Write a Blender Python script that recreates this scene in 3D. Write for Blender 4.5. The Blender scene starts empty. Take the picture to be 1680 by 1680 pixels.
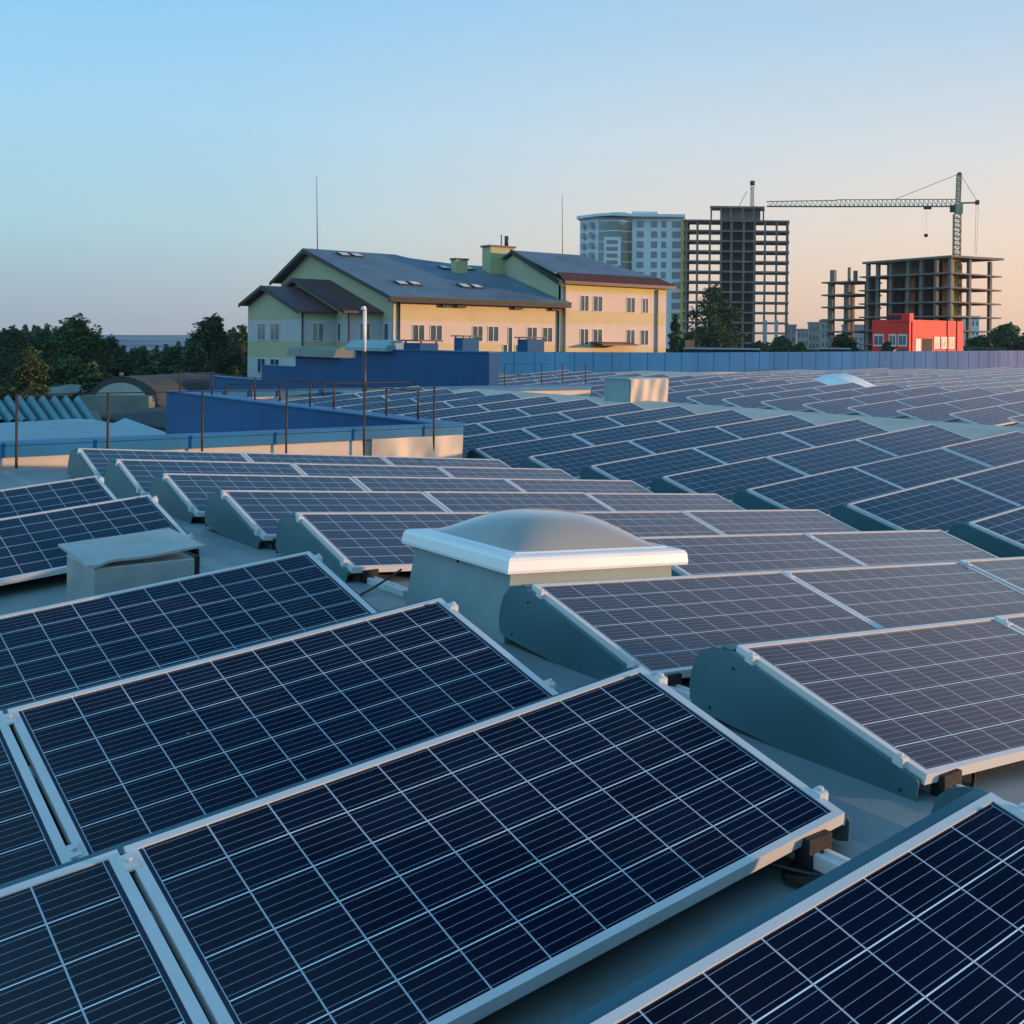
import bpy, math, random
from mathutils import Vector, Matrix
R = math.radians
random.seed(7)
S = bpy.context.scene
col = S.collection

# ------------------------------------------------------------------ camera
CAM = Vector((-2.463, -1.7977, 1.1418))
cr = Vector((0.7359, -0.6770, 0.0112)).normalized()
cu = Vector((-0.004915, 0.0112, 0.999925))
cf = cu.cross(cr).normalized()
cu = cr.cross(cf).normalized()
cam_data = bpy.data.cameras.new("camera")
cam = bpy.data.objects.new("camera", cam_data)
col.objects.link(cam)
cam.matrix_world = Matrix(((cr.x, cu.x, -cf.x, CAM.x), (cr.y, cu.y, -cf.y, CAM.y), (cr.z, cu.z, -cf.z, CAM.z), (0, 0, 0, 1)))
cam_data.sensor_width = 36.0
cam_data.lens = 36.0 * 1913.9 / 1680
cam_data.shift_x = (840 - 1254.2) / 1680
cam_data.shift_y = -(840 - 574.8) / 1680
cam_data.clip_start = 0.05
cam_data.clip_end = 9000
S.camera = cam
S.render.resolution_x = 1024
S.render.resolution_y = 1024

# ------------------------------------------------------------------ light
SUN_EL, SUN_AZ = 4.2, 130.0          # azimuth clockwise from +Y
world = bpy.data.worlds.new("World")
S.world = world
world.use_nodes = True
wn, wl = world.node_tree.nodes, world.node_tree.links
wn.clear()
out = wn.new("ShaderNodeOutputWorld")
bg = wn.new("ShaderNodeBackground")
sky = wn.new("ShaderNodeTexSky")
sky.sky_type = 'NISHITA'
sky.sun_disc = False
sky.sun_elevation = R(SUN_EL)
sky.sun_rotation = R(SUN_AZ)
sky.altitude = 300
sky.dust_density = 1.5
sky.ozone_density = 2.0
geo = wn.new("ShaderNodeTexCoord")
sep = wn.new("ShaderNodeSeparateXYZ")
wl.new(geo.outputs['Generated'], sep.inputs[0])
def wmath(op, a, b=None, clamp=False):
    n = wn.new("ShaderNodeMath"); n.operation = op; n.use_clamp = clamp
    for i, v in enumerate((a, b)):
        if v is None: continue
        if isinstance(v, (int, float)): n.inputs[i].default_value = v
        else: wl.new(v, n.inputs[i])
    return n.outputs[0]
def wramp(fac, stops):
    n = wn.new("ShaderNodeValToRGB"); wl.new(fac, n.inputs[0])
    e = n.color_ramp.elements
    while len(e) < len(stops): e.new(0.5)
    for q, (p, c) in zip(e, stops): q.position = p; q.color = (*c, 1)
    n.color_ramp.interpolation = 'EASE' if False else 'LINEAR'
    return n.outputs[0]
def wmix(fac, a, b):
    n = wn.new("ShaderNodeMix"); n.data_type = 'RGBA'
    wl.new(fac, n.inputs['Factor'])
    for k, v in (('A', a), ('B', b)):
        s = [i for i in n.inputs if i.name == k and i.type == 'RGBA'][0]
        wl.new(v, s)
    return [o for o in n.outputs if o.type == 'RGBA'][0]
def lin(r, g, b):
    f = lambda c: (c/255/12.92) if c <= 10 else ((c/255+0.055)/1.055)**2.4
    return (f(r), f(g), f(b))
# dusk sky: cool on the side away from the sun, peach low down towards the sun's side
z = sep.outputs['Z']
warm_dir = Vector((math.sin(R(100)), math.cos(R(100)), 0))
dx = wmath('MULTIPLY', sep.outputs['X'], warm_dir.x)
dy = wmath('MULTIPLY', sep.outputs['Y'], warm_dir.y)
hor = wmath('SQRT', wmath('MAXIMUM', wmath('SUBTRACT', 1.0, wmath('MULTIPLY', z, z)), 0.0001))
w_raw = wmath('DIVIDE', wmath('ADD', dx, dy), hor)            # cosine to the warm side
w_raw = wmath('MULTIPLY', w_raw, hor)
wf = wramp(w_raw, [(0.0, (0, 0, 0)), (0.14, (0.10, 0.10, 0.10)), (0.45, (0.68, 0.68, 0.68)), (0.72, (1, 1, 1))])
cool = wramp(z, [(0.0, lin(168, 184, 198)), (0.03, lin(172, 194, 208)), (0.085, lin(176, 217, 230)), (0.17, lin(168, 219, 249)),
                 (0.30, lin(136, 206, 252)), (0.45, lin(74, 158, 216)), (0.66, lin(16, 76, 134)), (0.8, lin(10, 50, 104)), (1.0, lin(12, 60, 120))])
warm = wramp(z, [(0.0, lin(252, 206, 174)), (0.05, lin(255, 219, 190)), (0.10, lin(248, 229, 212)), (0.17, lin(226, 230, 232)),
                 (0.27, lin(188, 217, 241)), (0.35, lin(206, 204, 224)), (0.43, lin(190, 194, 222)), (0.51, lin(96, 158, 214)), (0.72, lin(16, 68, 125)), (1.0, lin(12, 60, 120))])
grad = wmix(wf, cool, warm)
# fill added to the unseen sky behind camera: bright pale blue lifting the shade
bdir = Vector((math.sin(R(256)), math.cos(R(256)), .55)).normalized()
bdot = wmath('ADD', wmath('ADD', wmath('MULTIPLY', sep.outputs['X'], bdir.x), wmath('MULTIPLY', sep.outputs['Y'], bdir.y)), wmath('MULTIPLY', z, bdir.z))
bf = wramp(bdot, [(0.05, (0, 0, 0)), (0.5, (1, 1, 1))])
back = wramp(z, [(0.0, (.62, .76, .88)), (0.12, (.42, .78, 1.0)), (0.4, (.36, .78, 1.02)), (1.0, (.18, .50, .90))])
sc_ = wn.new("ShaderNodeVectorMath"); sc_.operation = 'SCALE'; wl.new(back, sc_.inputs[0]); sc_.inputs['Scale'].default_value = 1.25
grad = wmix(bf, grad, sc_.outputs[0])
bg.inputs[1].default_value = 1.0
bg2 = wn.new("ShaderNodeBackground")
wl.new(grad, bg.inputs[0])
wl.new(sky.outputs[0], bg2.inputs[0]); bg2.inputs[1].default_value = 0.05
mx = wn.new("ShaderNodeMixShader"); mx.inputs[0].default_value = 0.06
wl.new(bg.outputs[0], mx.inputs[1]); wl.new(bg2.outputs[0], mx.inputs[2])
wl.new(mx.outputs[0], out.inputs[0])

sun_d = bpy.data.lights.new("sun", 'SUN')
sun_d.energy = 5.0
sun_d.color = (1.0, 0.59, 0.33)
sun_d.angle = R(1.2)
sun = bpy.data.objects.new("sun", sun_d)
col.objects.link(sun)
to_sun = Vector((math.sin(R(SUN_AZ))*math.cos(R(SUN_EL)), math.cos(R(SUN_AZ))*math.cos(R(SUN_EL)), math.sin(R(SUN_EL))))
sun.rotation_euler = to_sun.to_track_quat('Z', 'Y').to_euler()

S.view_settings.view_transform = 'Standard'
S.view_settings.look = 'None'
S.view_settings.exposure = 0.0
S.view_settings.gamma = 1.0

# ------------------------------------------------------------------ helpers
def tag(o, label=None, cat=None, group=None, kind=None):
    if label: o['label'] = label
    if cat: o['category'] = cat
    if group: o['group'] = group
    if kind: o['kind'] = kind
    return o
def empty(name, loc=(0, 0, 0), rot=0.0, label=None, cat=None, group=None):
    o = bpy.data.objects.new(name, None); col.objects.link(o)
    o.location = loc; o.rotation_euler = (0, 0, rot); o.empty_display_size = 0.1
    return tag(o, label, cat, group)
class MB:
    def __init__(s): s.v = []; s.f = []; s.sm = []
    def box(s, x0, x1, y0, y1, z0, z1, M=None):
        b = len(s.v)
        pts = [(x, y, z) for z in (z0, z1) for y in (y0, y1) for x in (x0, x1)]
        s.v += [tuple(M @ Vector(p)) if M else p for p in pts]
        for q in ((0, 2, 3, 1), (4, 5, 7, 6), (0, 1, 5, 4), (2, 6, 7, 3), (0, 4, 6, 2), (1, 3, 7, 5)):
            s.f.append(tuple(b+i for i in q)); s.sm.append(False)
        return s
    def prism(s, pts, a, b, axis='y', smooth=False):
        """closed outline pts (2D) extruded along axis from a to b"""
        n = len(pts); base = len(s.v)
        def mk(p, t):
            return {'x': (t, p[0], p[1]), 'y': (p[0], t, p[1]), 'z': (p[0], p[1], t)}[axis]
        s.v += [mk(p, a) for p in pts] + [mk(p, b) for p in pts]
        for i in range(n):
            j = (i+1) % n
            s.f.append((base+i, base+j, base+n+j, base+n+i)); s.sm.append(smooth)
        s.f.append(tuple(base+i for i in range(n))[::-1]); s.sm.append(False)
        s.f.append(tuple(base+n+i for i in range(n))); s.sm.append(False)
        return s
    def poly(s, pts):
        b = len(s.v); s.v += [tuple(p) for p in pts]; s.f.append(tuple(range(b, b+len(pts)))); s.sm.append(False); return s
    def slab(s, pts, th):
        """3D polygon with a thickness downwards"""
        n = len(pts); b = len(s.v)
        s.v += [tuple(p) for p in pts] + [(p[0], p[1], p[2]-th) for p in pts]
        s.f.append(tuple(range(b, b+n))); s.sm.append(False)
        s.f.append(tuple(range(b+n, b+2*n))[::-1]); s.sm.append(False)
        for i in range(n):
            j = (i+1) % n
            s.f.append((b+i, b+j, b+n+j, b+n+i)); s.sm.append(False)
        return s
    def tube(s, pts, r, n=8, r2=None):
        pts = [Vector(p) for p in pts]; base = len(s.v); m = len(pts)
        for i, p in enumerate(pts):
            d = (pts[min(i+1, m-1)]-pts[max(i-1, 0)]).normalized()
            up = Vector((0, 0, 1)) if abs(d.z) < .9 else Vector((1, 0, 0))
            a = d.cross(up).normalized(); c = d.cross(a).normalized()
            rr = r if r2 is None else r+(r2-r)*i/max(1, m-1)
            for k in range(n):
                t = 2*math.pi*k/n
                s.v.append(tuple(p+a*math.cos(t)*rr+c*math.sin(t)*rr))
        for i in range(m-1):
            for k in range(n):
                k2 = (k+1) % n
                s.f.append((base+i*n+k, base+i*n+k2, base+(i+1)*n+k2, base+(i+1)*n+k)); s.sm.append(n > 4)
        s.f.append(tuple(base+k for k in range(n))[::-1]); s.sm.append(False)
        s.f.append(tuple(base+(m-1)*n+k for k in range(n))); s.sm.append(False)
        return s
    def grid(s, fn, nu, nv, smooth=True):
        base = len(s.v)
        for j in range(nv+1):
            for i in range(nu+1): s.v.append(tuple(fn(i/nu, j/nv)))
        for j in range(nv):
            for i in range(nu):
                a = base+j*(nu+1)+i
                s.f.append((a, a+1, a+nu+2, a+nu+1)); s.sm.append(smooth)
        return s
    def build(s, name, mat, parent=None, bevel=0.0):
        me = bpy.data.meshes.new(name)
        me.from_pydata(s.v, [], s.f)
        me.polygons.foreach_set('use_smooth', s.sm)
        me.update()
        if mat: me.materials.append(mat)
        if not any(s.sm) or True:
            import bmesh
            if len(s.v) < 20000:
                bm = bmesh.new(); bm.from_mesh(me); bmesh.ops.recalc_face_normals(bm, faces=bm.faces); bm.to_mesh(me); bm.free()
        o = bpy.data.objects.new(name, me); col.objects.link(o)
        if parent: o.parent = parent
        if bevel:
            md = o.modifiers.new('bevel', 'BEVEL'); md.width = bevel; md.segments = 2; md.limit_method = 'ANGLE'
        return o
def put(src, name=None, parent=None, loc=None):
    o = src.copy(); col.objects.link(o)
    if parent is not None: o.parent = parent
    if loc is not None: o.location = loc
    return o
def drop(o): bpy.data.objects.remove(o)

# ------------------------------------------------------------------ materials
def mat(name, c, rough=0.6, metal=0.0, var=0.08, scale=3.0, bump=0.0, bscale=40.0, spec=0.5, c2=None, coat=0.0, dirt=0.0, detail=4):
    m = bpy.data.materials.new(name); m.use_nodes = True
    nt = m.node_tree; n = nt.nodes; l = nt.links
    b = n['Principled BSDF']
    b.inputs['Roughness'].default_value = rough; b.inputs['Metallic'].default_value = metal
    b.inputs['Specular IOR Level'].default_value = spec
    b.inputs['Coat Weight'].default_value = coat
    tc = n.new('ShaderNodeTexCoord')
    ns = n.new('ShaderNodeTexNoise'); ns.inputs['Scale'].default_value = scale; ns.inputs['Detail'].default_value = detail
    l.new(tc.outputs['Object'], ns.inputs['Vector'])
    rp = n.new('ShaderNodeValToRGB'); l.new(ns.outputs['Fac'], rp.inputs[0])
    e = rp.color_ramp.elements; e[0].position = 0.3; e[1].position = 0.7
    ca = tuple(max(0, x*(1-var)) for x in c); cb = c2 or tuple(min(1, x*(1+var)) for x in c)
    e[0].color = (*ca, 1); e[1].color = (*cb, 1)
    src = rp.outputs[0]
    if dirt:
        ns2 = n.new('ShaderNodeTexNoise'); ns2.inputs['Scale'].default_value = scale*0.35; ns2.inputs['Detail'].default_value = 8; ns2.inputs['Roughness'].default_value = .7
        l.new(tc.outputs['Object'], ns2.inputs['Vector'])
        r2 = n.new('ShaderNodeValToRGB'); l.new(ns2.outputs['Fac'], r2.inputs[0])
        r2.color_ramp.elements[0].position = .5; r2.color_ramp.elements[1].position = .72
        r2.color_ramp.elements[0].color = (0, 0, 0, 1); r2.color_ramp.elements[1].color = (dirt, dirt, dirt, 1)
        mi = n.new('ShaderNodeMix'); mi.data_type = 'RGBA'; l.new(r2.outputs[0], mi.inputs[0])
        l.new(src, mi.inputs[6]); mi.inputs[7].default_value = (c[0]*.35, c[1]*.33, c[2]*.3, 1)
        src = mi.outputs[2]
    l.new(src, b.inputs['Base Color'])
    if bump:
        nb = n.new('ShaderNodeTexNoise'); nb.inputs['Scale'].default_value = bscale; nb.inputs['Detail'].default_value = 3
        l.new(tc.outputs['Object'], nb.inputs['Vector'])
        bp = n.new('ShaderNodeBump'); bp.inputs['Strength'].default_value = bump; bp.inputs['Distance'].default_value = 0.01
        l.new(nb.outputs['Fac'], bp.inputs['Height']); l.new(bp.outputs[0], b.inputs['Normal'])
    return m

PW, PL = 1.65, 0.99      # module size
def cell_mat():
    m = bpy.data.materials.new('silicon cells under glass'); m.use_nodes = True
    nt = m.node_tree; n = nt.nodes; l = nt.links; b = n['Principled BSDF']
    tc = n.new('ShaderNodeTexCoord'); sp = n.new('ShaderNodeSeparateXYZ'); l.new(tc.outputs['Object'], sp.inputs[0])
    def M(op, a, bb=None):
        q = n.new('ShaderNodeMath'); q.operation = op
        for i, v in enumerate((a, bb)):
            if v is None: continue
            if isinstance(v, (int, float)): q.inputs[i].default_value = v
            else: l.new(v, q.inputs[i])
        return q.outputs[0]
    pitch = 0.1575
    u = M('DIVIDE', M('SUBTRACT', sp.outputs['X'], 0.0375), pitch)
    v = M('DIVIDE', M('SUBTRACT', M('MULTIPLY', sp.outputs['Y'], -1.0), 0.0225), pitch)
    fu = M('FRACT', u); fv = M('FRACT', v)
    du = M('MULTIPLY', M('MINIMUM', fu, M('SUBTRACT', 1.0, fu)), pitch)
    dv = M('MULTIPLY', M('MINIMUM', fv, M('SUBTRACT', 1.0, fv)), pitch)
    gapv = M('LESS_THAN', du, 0.0020)
    gaph = M('LESS_THAN', dv, 0.0019)
    gap = M('MAXIMUM', gapv, gaph)
    inu = M('MULTIPLY', M('GREATER_THAN', u, 0.0), M('LESS_THAN', u, 10.0))
    inv = M('MULTIPLY', M('GREATER_THAN', v, 0.0), M('LESS_THAN', v, 6.0))
    inside = M('MULTIPLY', inu, inv)
    edge = M('SUBTRACT', 1.0, inside)
    fb = M('FRACT', M('MULTIPLY', fv, 5.0))
    bus = M('LESS_THAN', M('MULTIPLY', M('ABSOLUTE', M('SUBTRACT', fb, 0.5)), pitch/5), 0.00085)
    white = M('MULTIPLY', M('MAXIMUM', M('MULTIPLY', gap, inside), 0.0), 1.0)
    # cell colour with slight per-cell differences
    cv = n.new('ShaderNodeCombineXYZ'); l.new(M('FLOOR', u), cv.inputs[0]); l.new(M('FLOOR', v), cv.inputs[1])
    oi = n.new('ShaderNodeObjectInfo'); l.new(M('MULTIPLY', oi.outputs['Random'], 97.0), cv.inputs[2])
    wn_ = n.new('ShaderNodeTexWhiteNoise'); l.new(cv.outputs[0], wn_.inputs['Vector'])
    rp = n.new('ShaderNodeValToRGB'); l.new(wn_.outputs['Value'], rp.inputs[0])
    rp.color_ramp.elements[0].color = (0.0012, 0.0022, 0.008, 1); rp.color_ramp.elements[1].color = (0.0024, 0.0045, 0.015, 1)
    def mix(f, a, bcol):
        q = n.new('ShaderNodeMix'); q.data_type = 'RGBA'; l.new(f, q.inputs[0])
        l.new(a, q.inputs[6]); q.inputs[7].default_value = (*bcol, 1); return q.outputs[2]
    c = mix(bus, rp.outputs[0], (0.24, 0.29, 0.35))
    c = mix(gaph, c, (0.78, 0.86, 0.88))
    c = mix(gapv, c, (0.42, 0.48, 0.55))
    c = mix(edge, c, (0.012, 0.02, 0.04))
    # thin dust film, patchy
    dn = n.new('ShaderNodeTexNoise'); dn.inputs['Scale'].default_value = 2.2; dn.inputs['Detail'].default_value = 7
    ov = n.new('ShaderNodeVectorMath'); ov.operation = 'ADD'; l.new(tc.outputs['Object'], ov.inputs[0])
    cx = n.new('ShaderNodeCombineXYZ'); l.new(M('MULTIPLY', oi.outputs['Random'], 50.0), cx.inputs[0]); l.new(cx.outputs[0], ov.inputs[1])
    l.new(ov.outputs[0], dn.inputs['Vector'])
    dr = n.new('ShaderNodeMapRange'); l.new(dn.outputs['Fac'], dr.inputs[0]); dr.inputs[1].default_value = .35; dr.inputs[2].default_value = .8
    dr.inputs[3].default_value = 0.002; dr.inputs[4].default_value = 0.010
    q = n.new('ShaderNodeMix'); q.data_type = 'RGBA'; l.new(dr.outputs[0], q.inputs[0]); l.new(c, q.inputs[6]); q.inputs[7].default_value = (.30, .30, .29, 1)
    # sparse droppings and grit, different on every module
    vo = n.new('ShaderNodeTexVoronoi'); vo.inputs['Scale'].default_value = 5.5; l.new(ov.outputs[0], vo.inputs['Vector'])
    sepc = n.new('ShaderNodeSeparateColor'); l.new(vo.outputs['Color'], sepc.inputs[0])
    wob = n.new('ShaderNodeTexNoise'); wob.inputs['Scale'].default_value = 60; l.new(ov.outputs[0], wob.inputs['Vector'])
    spot = M('LESS_THAN', M('ADD', vo.outputs['Distance'], M('MULTIPLY', wob.outputs['Fac'], .06)), M('MULTIPLY', M('GREATER_THAN', sepc.outputs[0], .82), .058))
    q2 = n.new('ShaderNodeMix'); q2.data_type = 'RGBA'; l.new(M('MULTIPLY', spot, .6), q2.inputs[0]); l.new(q.outputs[2], q2.inputs[6]); q2.inputs[7].default_value = (.42, .42, .40, 1)
    q = q2
    l.new(q.outputs[2], b.inputs['Base Color'])
    rr = n.new('ShaderNodeMapRange'); l.new(dn.outputs['Fac'], rr.inputs[0]); rr.inputs[1].default_value = .3; rr.inputs[2].default_value = .8
    rr.inputs[3].default_value = .10; rr.inputs[4].default_value = .26
    l.new(rr.outputs[0], b.inputs['Roughness'])
    b.inputs['IOR'].default_value = 1.5
    b.inputs['Specular IOR Level'].default_value = 0.5
    nb = n.new('ShaderNodeTexNoise'); nb.inputs['Scale'].default_value = 3.5; nb.inputs['Detail'].default_value = 2; l.new(ov.outputs[0], nb.inputs['Vector'])
    bp = n.new('ShaderNodeBump'); bp.inputs['Strength'].default_value = .12; bp.inputs['Distance'].default_value = 0.004
    l.new(nb.outputs['Fac'], bp.inputs['Height']); l.new(bp.outputs[0], b.inputs['Normal'])
    return m

M_cell = cell_mat()
M_alu = mat('anodised aluminium', (0.60, 0.60, 0.60), 0.5, 0.12, 0.05, 6, 0.05, 120)
M_back = mat('white backsheet', (0.6, 0.6, 0.6), 0.6)
M_plate = mat('galvanised sheet', (0.065, 0.165, 0.20), 0.42, 0.35, 0.10, 2.2, 0.04, 60, dirt=.18)
M_rubber = mat('black rubber', (0.012, 0.011, 0.011), 0.75, 0, 0.3, 12, .4, 60)
M_cable = mat('black cable', (0.015, 0.012, 0.012), 0.5)
M_bluecable = mat('blue cable', (0.03, 0.13, 0.32), 0.45)
M_roof = mat('grey roof membrane', (0.17, 0.225, 0.24), 0.5, 0, 0.16, 1.3, 0.16, 60, dirt=.75)
def add_seams(m, pitch=1.9, w=.012):
    nt = m.node_tree; n = nt.nodes; l = nt.links; b = n['Principled BSDF']
    tc = n.new('ShaderNodeTexCoord'); sp = n.new('ShaderNodeSeparateXYZ'); l.new(tc.outputs['Object'], sp.inputs[0])
    def M(op, a, bb=None):
        q = n.new('ShaderNodeMath'); q.operation = op
        for i, v in enumerate((a, bb)):
            if v is None: continue
            if isinstance(v, (int, float)): q.inputs[i].default_value = v
            else: l.new(v, q.inputs[i])
        return q.outputs[0]
    fx = M('FRACT', M('DIVIDE', sp.outputs['X'], pitch)); fy = M('FRACT', M('DIVIDE', M('ADD', sp.outputs['Y'], 40.3), pitch*3))
    line = M('MAXIMUM', M('LESS_THAN', fx, w/pitch), M('LESS_THAN', fy, w/pitch/3))
    lap = M('MAXIMUM', M('LESS_THAN', fx, .10/pitch), M('LESS_THAN', fy, .10/pitch/3))
    src = b.inputs['Base Color'].links[0].from_socket
    mi = n.new('ShaderNodeMix'); mi.data_type = 'RGBA'; l.new(M('MULTIPLY', line, .6), mi.inputs[0]); l.new(src, mi.inputs[6]); mi.inputs[7].default_value = (.05, .05, .045, 1)
    m2 = n.new('ShaderNodeMix'); m2.data_type = 'RGBA'; l.new(M('MULTIPLY', lap, .18), m2.inputs[0]); l.new(mi.outputs[2], m2.inputs[6]); m2.inputs[7].default_value = (.5, .5, .48, 1)
    l.new(m2.outputs[2], b.inputs['Base Color'])
add_seams(M_roof)
M_beige = mat('beige wall membrane', (0.52, 0.43, 0.35), 0.6, 0, 0.08, 2.0, .1, 30, dirt=.15)
M_blue = mat('dark blue sheet metal', (0.003, 0.070, 0.19), 0.6, 0.0, 0.12, 1.2, .04, 20, spec=.25)
M_bluecap = mat('blue coping', (0.008, 0.135, 0.29), 0.5, 0.0, 0.15, 2.0, spec=.3)
M_post = mat('rusty steel post', (0.055, 0.035, 0.028), 0.7, 0.3, 0.4, 14, .3, 80)
M_white = mat('white coated flashing', (0.74, 0.75, 0.76), 0.35, 0, 0.03, 3, dirt=.10)
M_curb = mat('grey curb membrane', (0.20, 0.29, 0.32), 0.55, 0, 0.08, 2.5, .1, 50, dirt=.25)
M_concrete = mat('raw concrete', (0.165, 0.145, 0.13), 0.85, 0, 0.22, 0.35, .3, 6, dirt=.4)
M_brick = mat('orange brick infill', (0.55, 0.19, 0.09), 0.85, 0, 0.2, 0.7)
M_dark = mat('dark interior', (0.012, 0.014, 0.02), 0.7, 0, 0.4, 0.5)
M_steel = mat('painted crane steel', (0.34, 0.31, 0.24), 0.6, 0.2, 0.2, 1)
M_dsteel = mat('dark steel', (0.04, 0.04, 0.045), 0.5, 0.4)
M_brown = mat('dark brown metal roof', (0.085, 0.038, 0.038), 0.5, 0.1, 0.18, 0.8)
M_bronze = mat('brown fascia', (0.085, 0.035, 0.028), 0.5, 0.1, 0.15, 0.8)
M_black = mat('dark eaves', (0.015, 0.014, 0.014), 0.6)
M_slate = mat('blue grey metal roof', (0.10, 0.155, 0.205), 0.55, 0.0, 0.16, 0.5, .1, 3, dirt=.35, spec=.3)
M_wframe = mat('white window frame', (0.62, 0.62, 0.62), 0.5)
M_red = mat('red wall paint', (0.74, 0.022, 0.012), 0.6, 0, 0.06, 0.4)
M_limeplaster = mat('olive yellow plaster', (0.36, 0.37, 0.20), 0.8, 0, 0.06, 0.6)
M_sunwall = mat('wall with painted sun glow', (0.45, 0.34, 0.10), 0.8, 0, 0.1, 0.3)  # ochre stands in for sun glow on the bare walls
M_hotel = mat('pale grey facade', (0.60, 0.64, 0.68), 0.7, 0, 0.06, 0.1)
M_sheet = mat('pale blue sheet roof', (0.20, 0.33, 0.38), 0.55, 0, 0.10, 0.6, dirt=.2)
M_corr = mat('translucent corrugated sheet', (0.06, 0.20, 0.25), 0.6, 0, 0.2, 1.5, spec=.2)
M_shed = mat('weathered shed', (0.16, 0.18, 0.16), 0.7, 0, 0.2, 0.6)
M_darkroof = mat('dark tar roof', (0.035, 0.045, 0.05), 0.8, 0, 0.3, 0.5)
M_far = mat('distant plaster', (0.32, 0.33, 0.33), 0.8, 0, 0.1, 0.1)
M_ground = mat('ground', (0.018, 0.028, 0.018), 0.95, 0, 0.4, 0.05, spec=0.0)
M_hill = mat('distant hill', (0.12, 0.20, 0.26), 0.95, 0, 0.3, 0.008, c2=(0.32, 0.36, 0.40), spec=0.0)  # bluish distance haze is put into the hill's own colour
M_trunk = mat('bark', (0.05, 0.038, 0.028), 0.9, 0, 0.3, 4)
M_tarp = mat('white tarpaulin', (0.72, 0.72, 0.72), 0.6)
M_greenbox = mat('green painted steel', (0.03, 0.11, 0.07), 0.5)
M_car = mat('black car paint', (0.012, 0.012, 0.014), 0.2, 0, .1, 1, coat=.8)

def glassmat(name, c, rough=0.12):
    return mat(name, c, rough, 0.0, 0.35, 0.9, spec=0.9)
M_pane = glassmat('window glass', (0.035, 0.07, 0.09))
M_paneteal = glassmat('teal window glass', (0.03, 0.16, 0.17))
M_panefar = glassmat('distant window glass', (0.09, 0.12, 0.16), .2)
M_greenglass = glassmat('green curtain glass', (0.05, 0.13, 0.12), .15)

def dome_mat():
    m = bpy.data.materials.new('opal acrylic dome'); m.use_nodes = True
    b = m.node_tree.nodes['Principled BSDF']
    b.inputs['Base Color'].default_value = (.60, .57, .52, 1); b.inputs['Roughness'].default_value = .16
    b.inputs['Transmission Weight'].default_value = .45; b.inputs['Subsurface Weight'].default_value = 0.0
    b.inputs['Coat Weight'].default_value = .3
    return m
M_dome = dome_mat()

def band_mat(name, stops, rough=.8):
    """painted plaster whose colour changes in level bands (world height)"""
    m = bpy.data.materials.new(name); m.use_nodes = True
    nt = m.node_tree; n = nt.nodes; l = nt.links; b = n['Principled BSDF']; b.inputs['Roughness'].default_value = rough
    g = n.new('ShaderNodeNewGeometry'); sp = n.new('ShaderNodeSeparateXYZ'); l.new(g.outputs['Position'], sp.inputs[0])
    mr = n.new('ShaderNodeMapRange'); l.new(sp.outputs['Z'], mr.inputs[0]); mr.inputs[1].default_value = -10; mr.inputs[2].default_value = 10
    rp = n.new('ShaderNodeValToRGB'); rp.color_ramp.interpolation = 'CONSTANT'; l.new(mr.outputs[0], rp.inputs[0])
    e = rp.color_ramp.elements
    while len(e) < len(stops): e.new(.5)
    for q, (zz, c) in zip(e, stops): q.position = (zz+10)/20; q.color = (*c, 1)
    ns = n.new('ShaderNodeTexNoise'); ns.inputs['Scale'].default_value = .5; ns.inputs['Detail'].default_value = 7; l.new(g.outputs['Position'], ns.inputs['Vector'])
    mr2 = n.new('ShaderNodeMapRange'); l.new(ns.outputs[0], mr2.inputs[0]); mr2.inputs[3].default_value = .85; mr2.inputs[4].default_value = 1.1
    q = n.new('ShaderNodeVectorMath'); q.operation = 'SCALE'; l.new(rp.outputs[0], q.inputs[0]); l.new(mr2.outputs[0], q.inputs['Scale'])
    l.new(q.outputs[0], b.inputs['Base Color'])
    return m
YEL, PNK = (0.60, 0.47, 0.26), (0.64, 0.50, 0.42)
M_wallmain = band_mat('banded plaster', [(-10, PNK), (-.58, YEL), (.88, PNK), (2.86, YEL)])
M_wallright = band_mat('banded plaster of the right wing', [(-10, PNK), (-.58, YEL), (.78, PNK), (2.9, YEL), (4.15, PNK), (6.02, (0.56, 0.48, 0.16))])
M_wallshade = band_mat('shade-toned plaster of the gable side', [(-10, (0.42, 0.47, 0.50)), (-.58, (0.40, 0.39, 0.24)), (.88, (0.44, 0.44, 0.46)), (2.86, (0.41, 0.40, 0.26))])  # shaded copy of the front plaster, cool shade put into the bands

def leaf_mat(name, c1, c2):
    m = bpy.data.materials.new(name); m.use_nodes = True
    nt = m.node_tree; n = nt.nodes; l = nt.links; b = n['Principled BSDF']
    g = n.new('ShaderNodeNewGeometry')
    rp = n.new('ShaderNodeValToRGB'); l.new(g.outputs['Random Per Island'], rp.inputs[0])
    rp.color_ramp.elements[0].color = (*c1, 1); rp.color_ramp.elements[1].color = (*c2, 1)
    l.new(rp.outputs[0], b.inputs['Base Color']); b.inputs['Roughness'].default_value = .7
    b.inputs['Specular IOR Level'].default_value = .2
    return m
M_leafdark = leaf_mat('dark foliage', (0.012, 0.034, 0.020), (0.05, 0.11, 0.055))
M_leafmid = leaf_mat('green foliage', (0.02, 0.055, 0.022), (0.07, 0.15, 0.06))
M_leafyel = leaf_mat('yellow green foliage', (0.022, 0.042, 0.016), (0.065, 0.095, 0.035))

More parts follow.
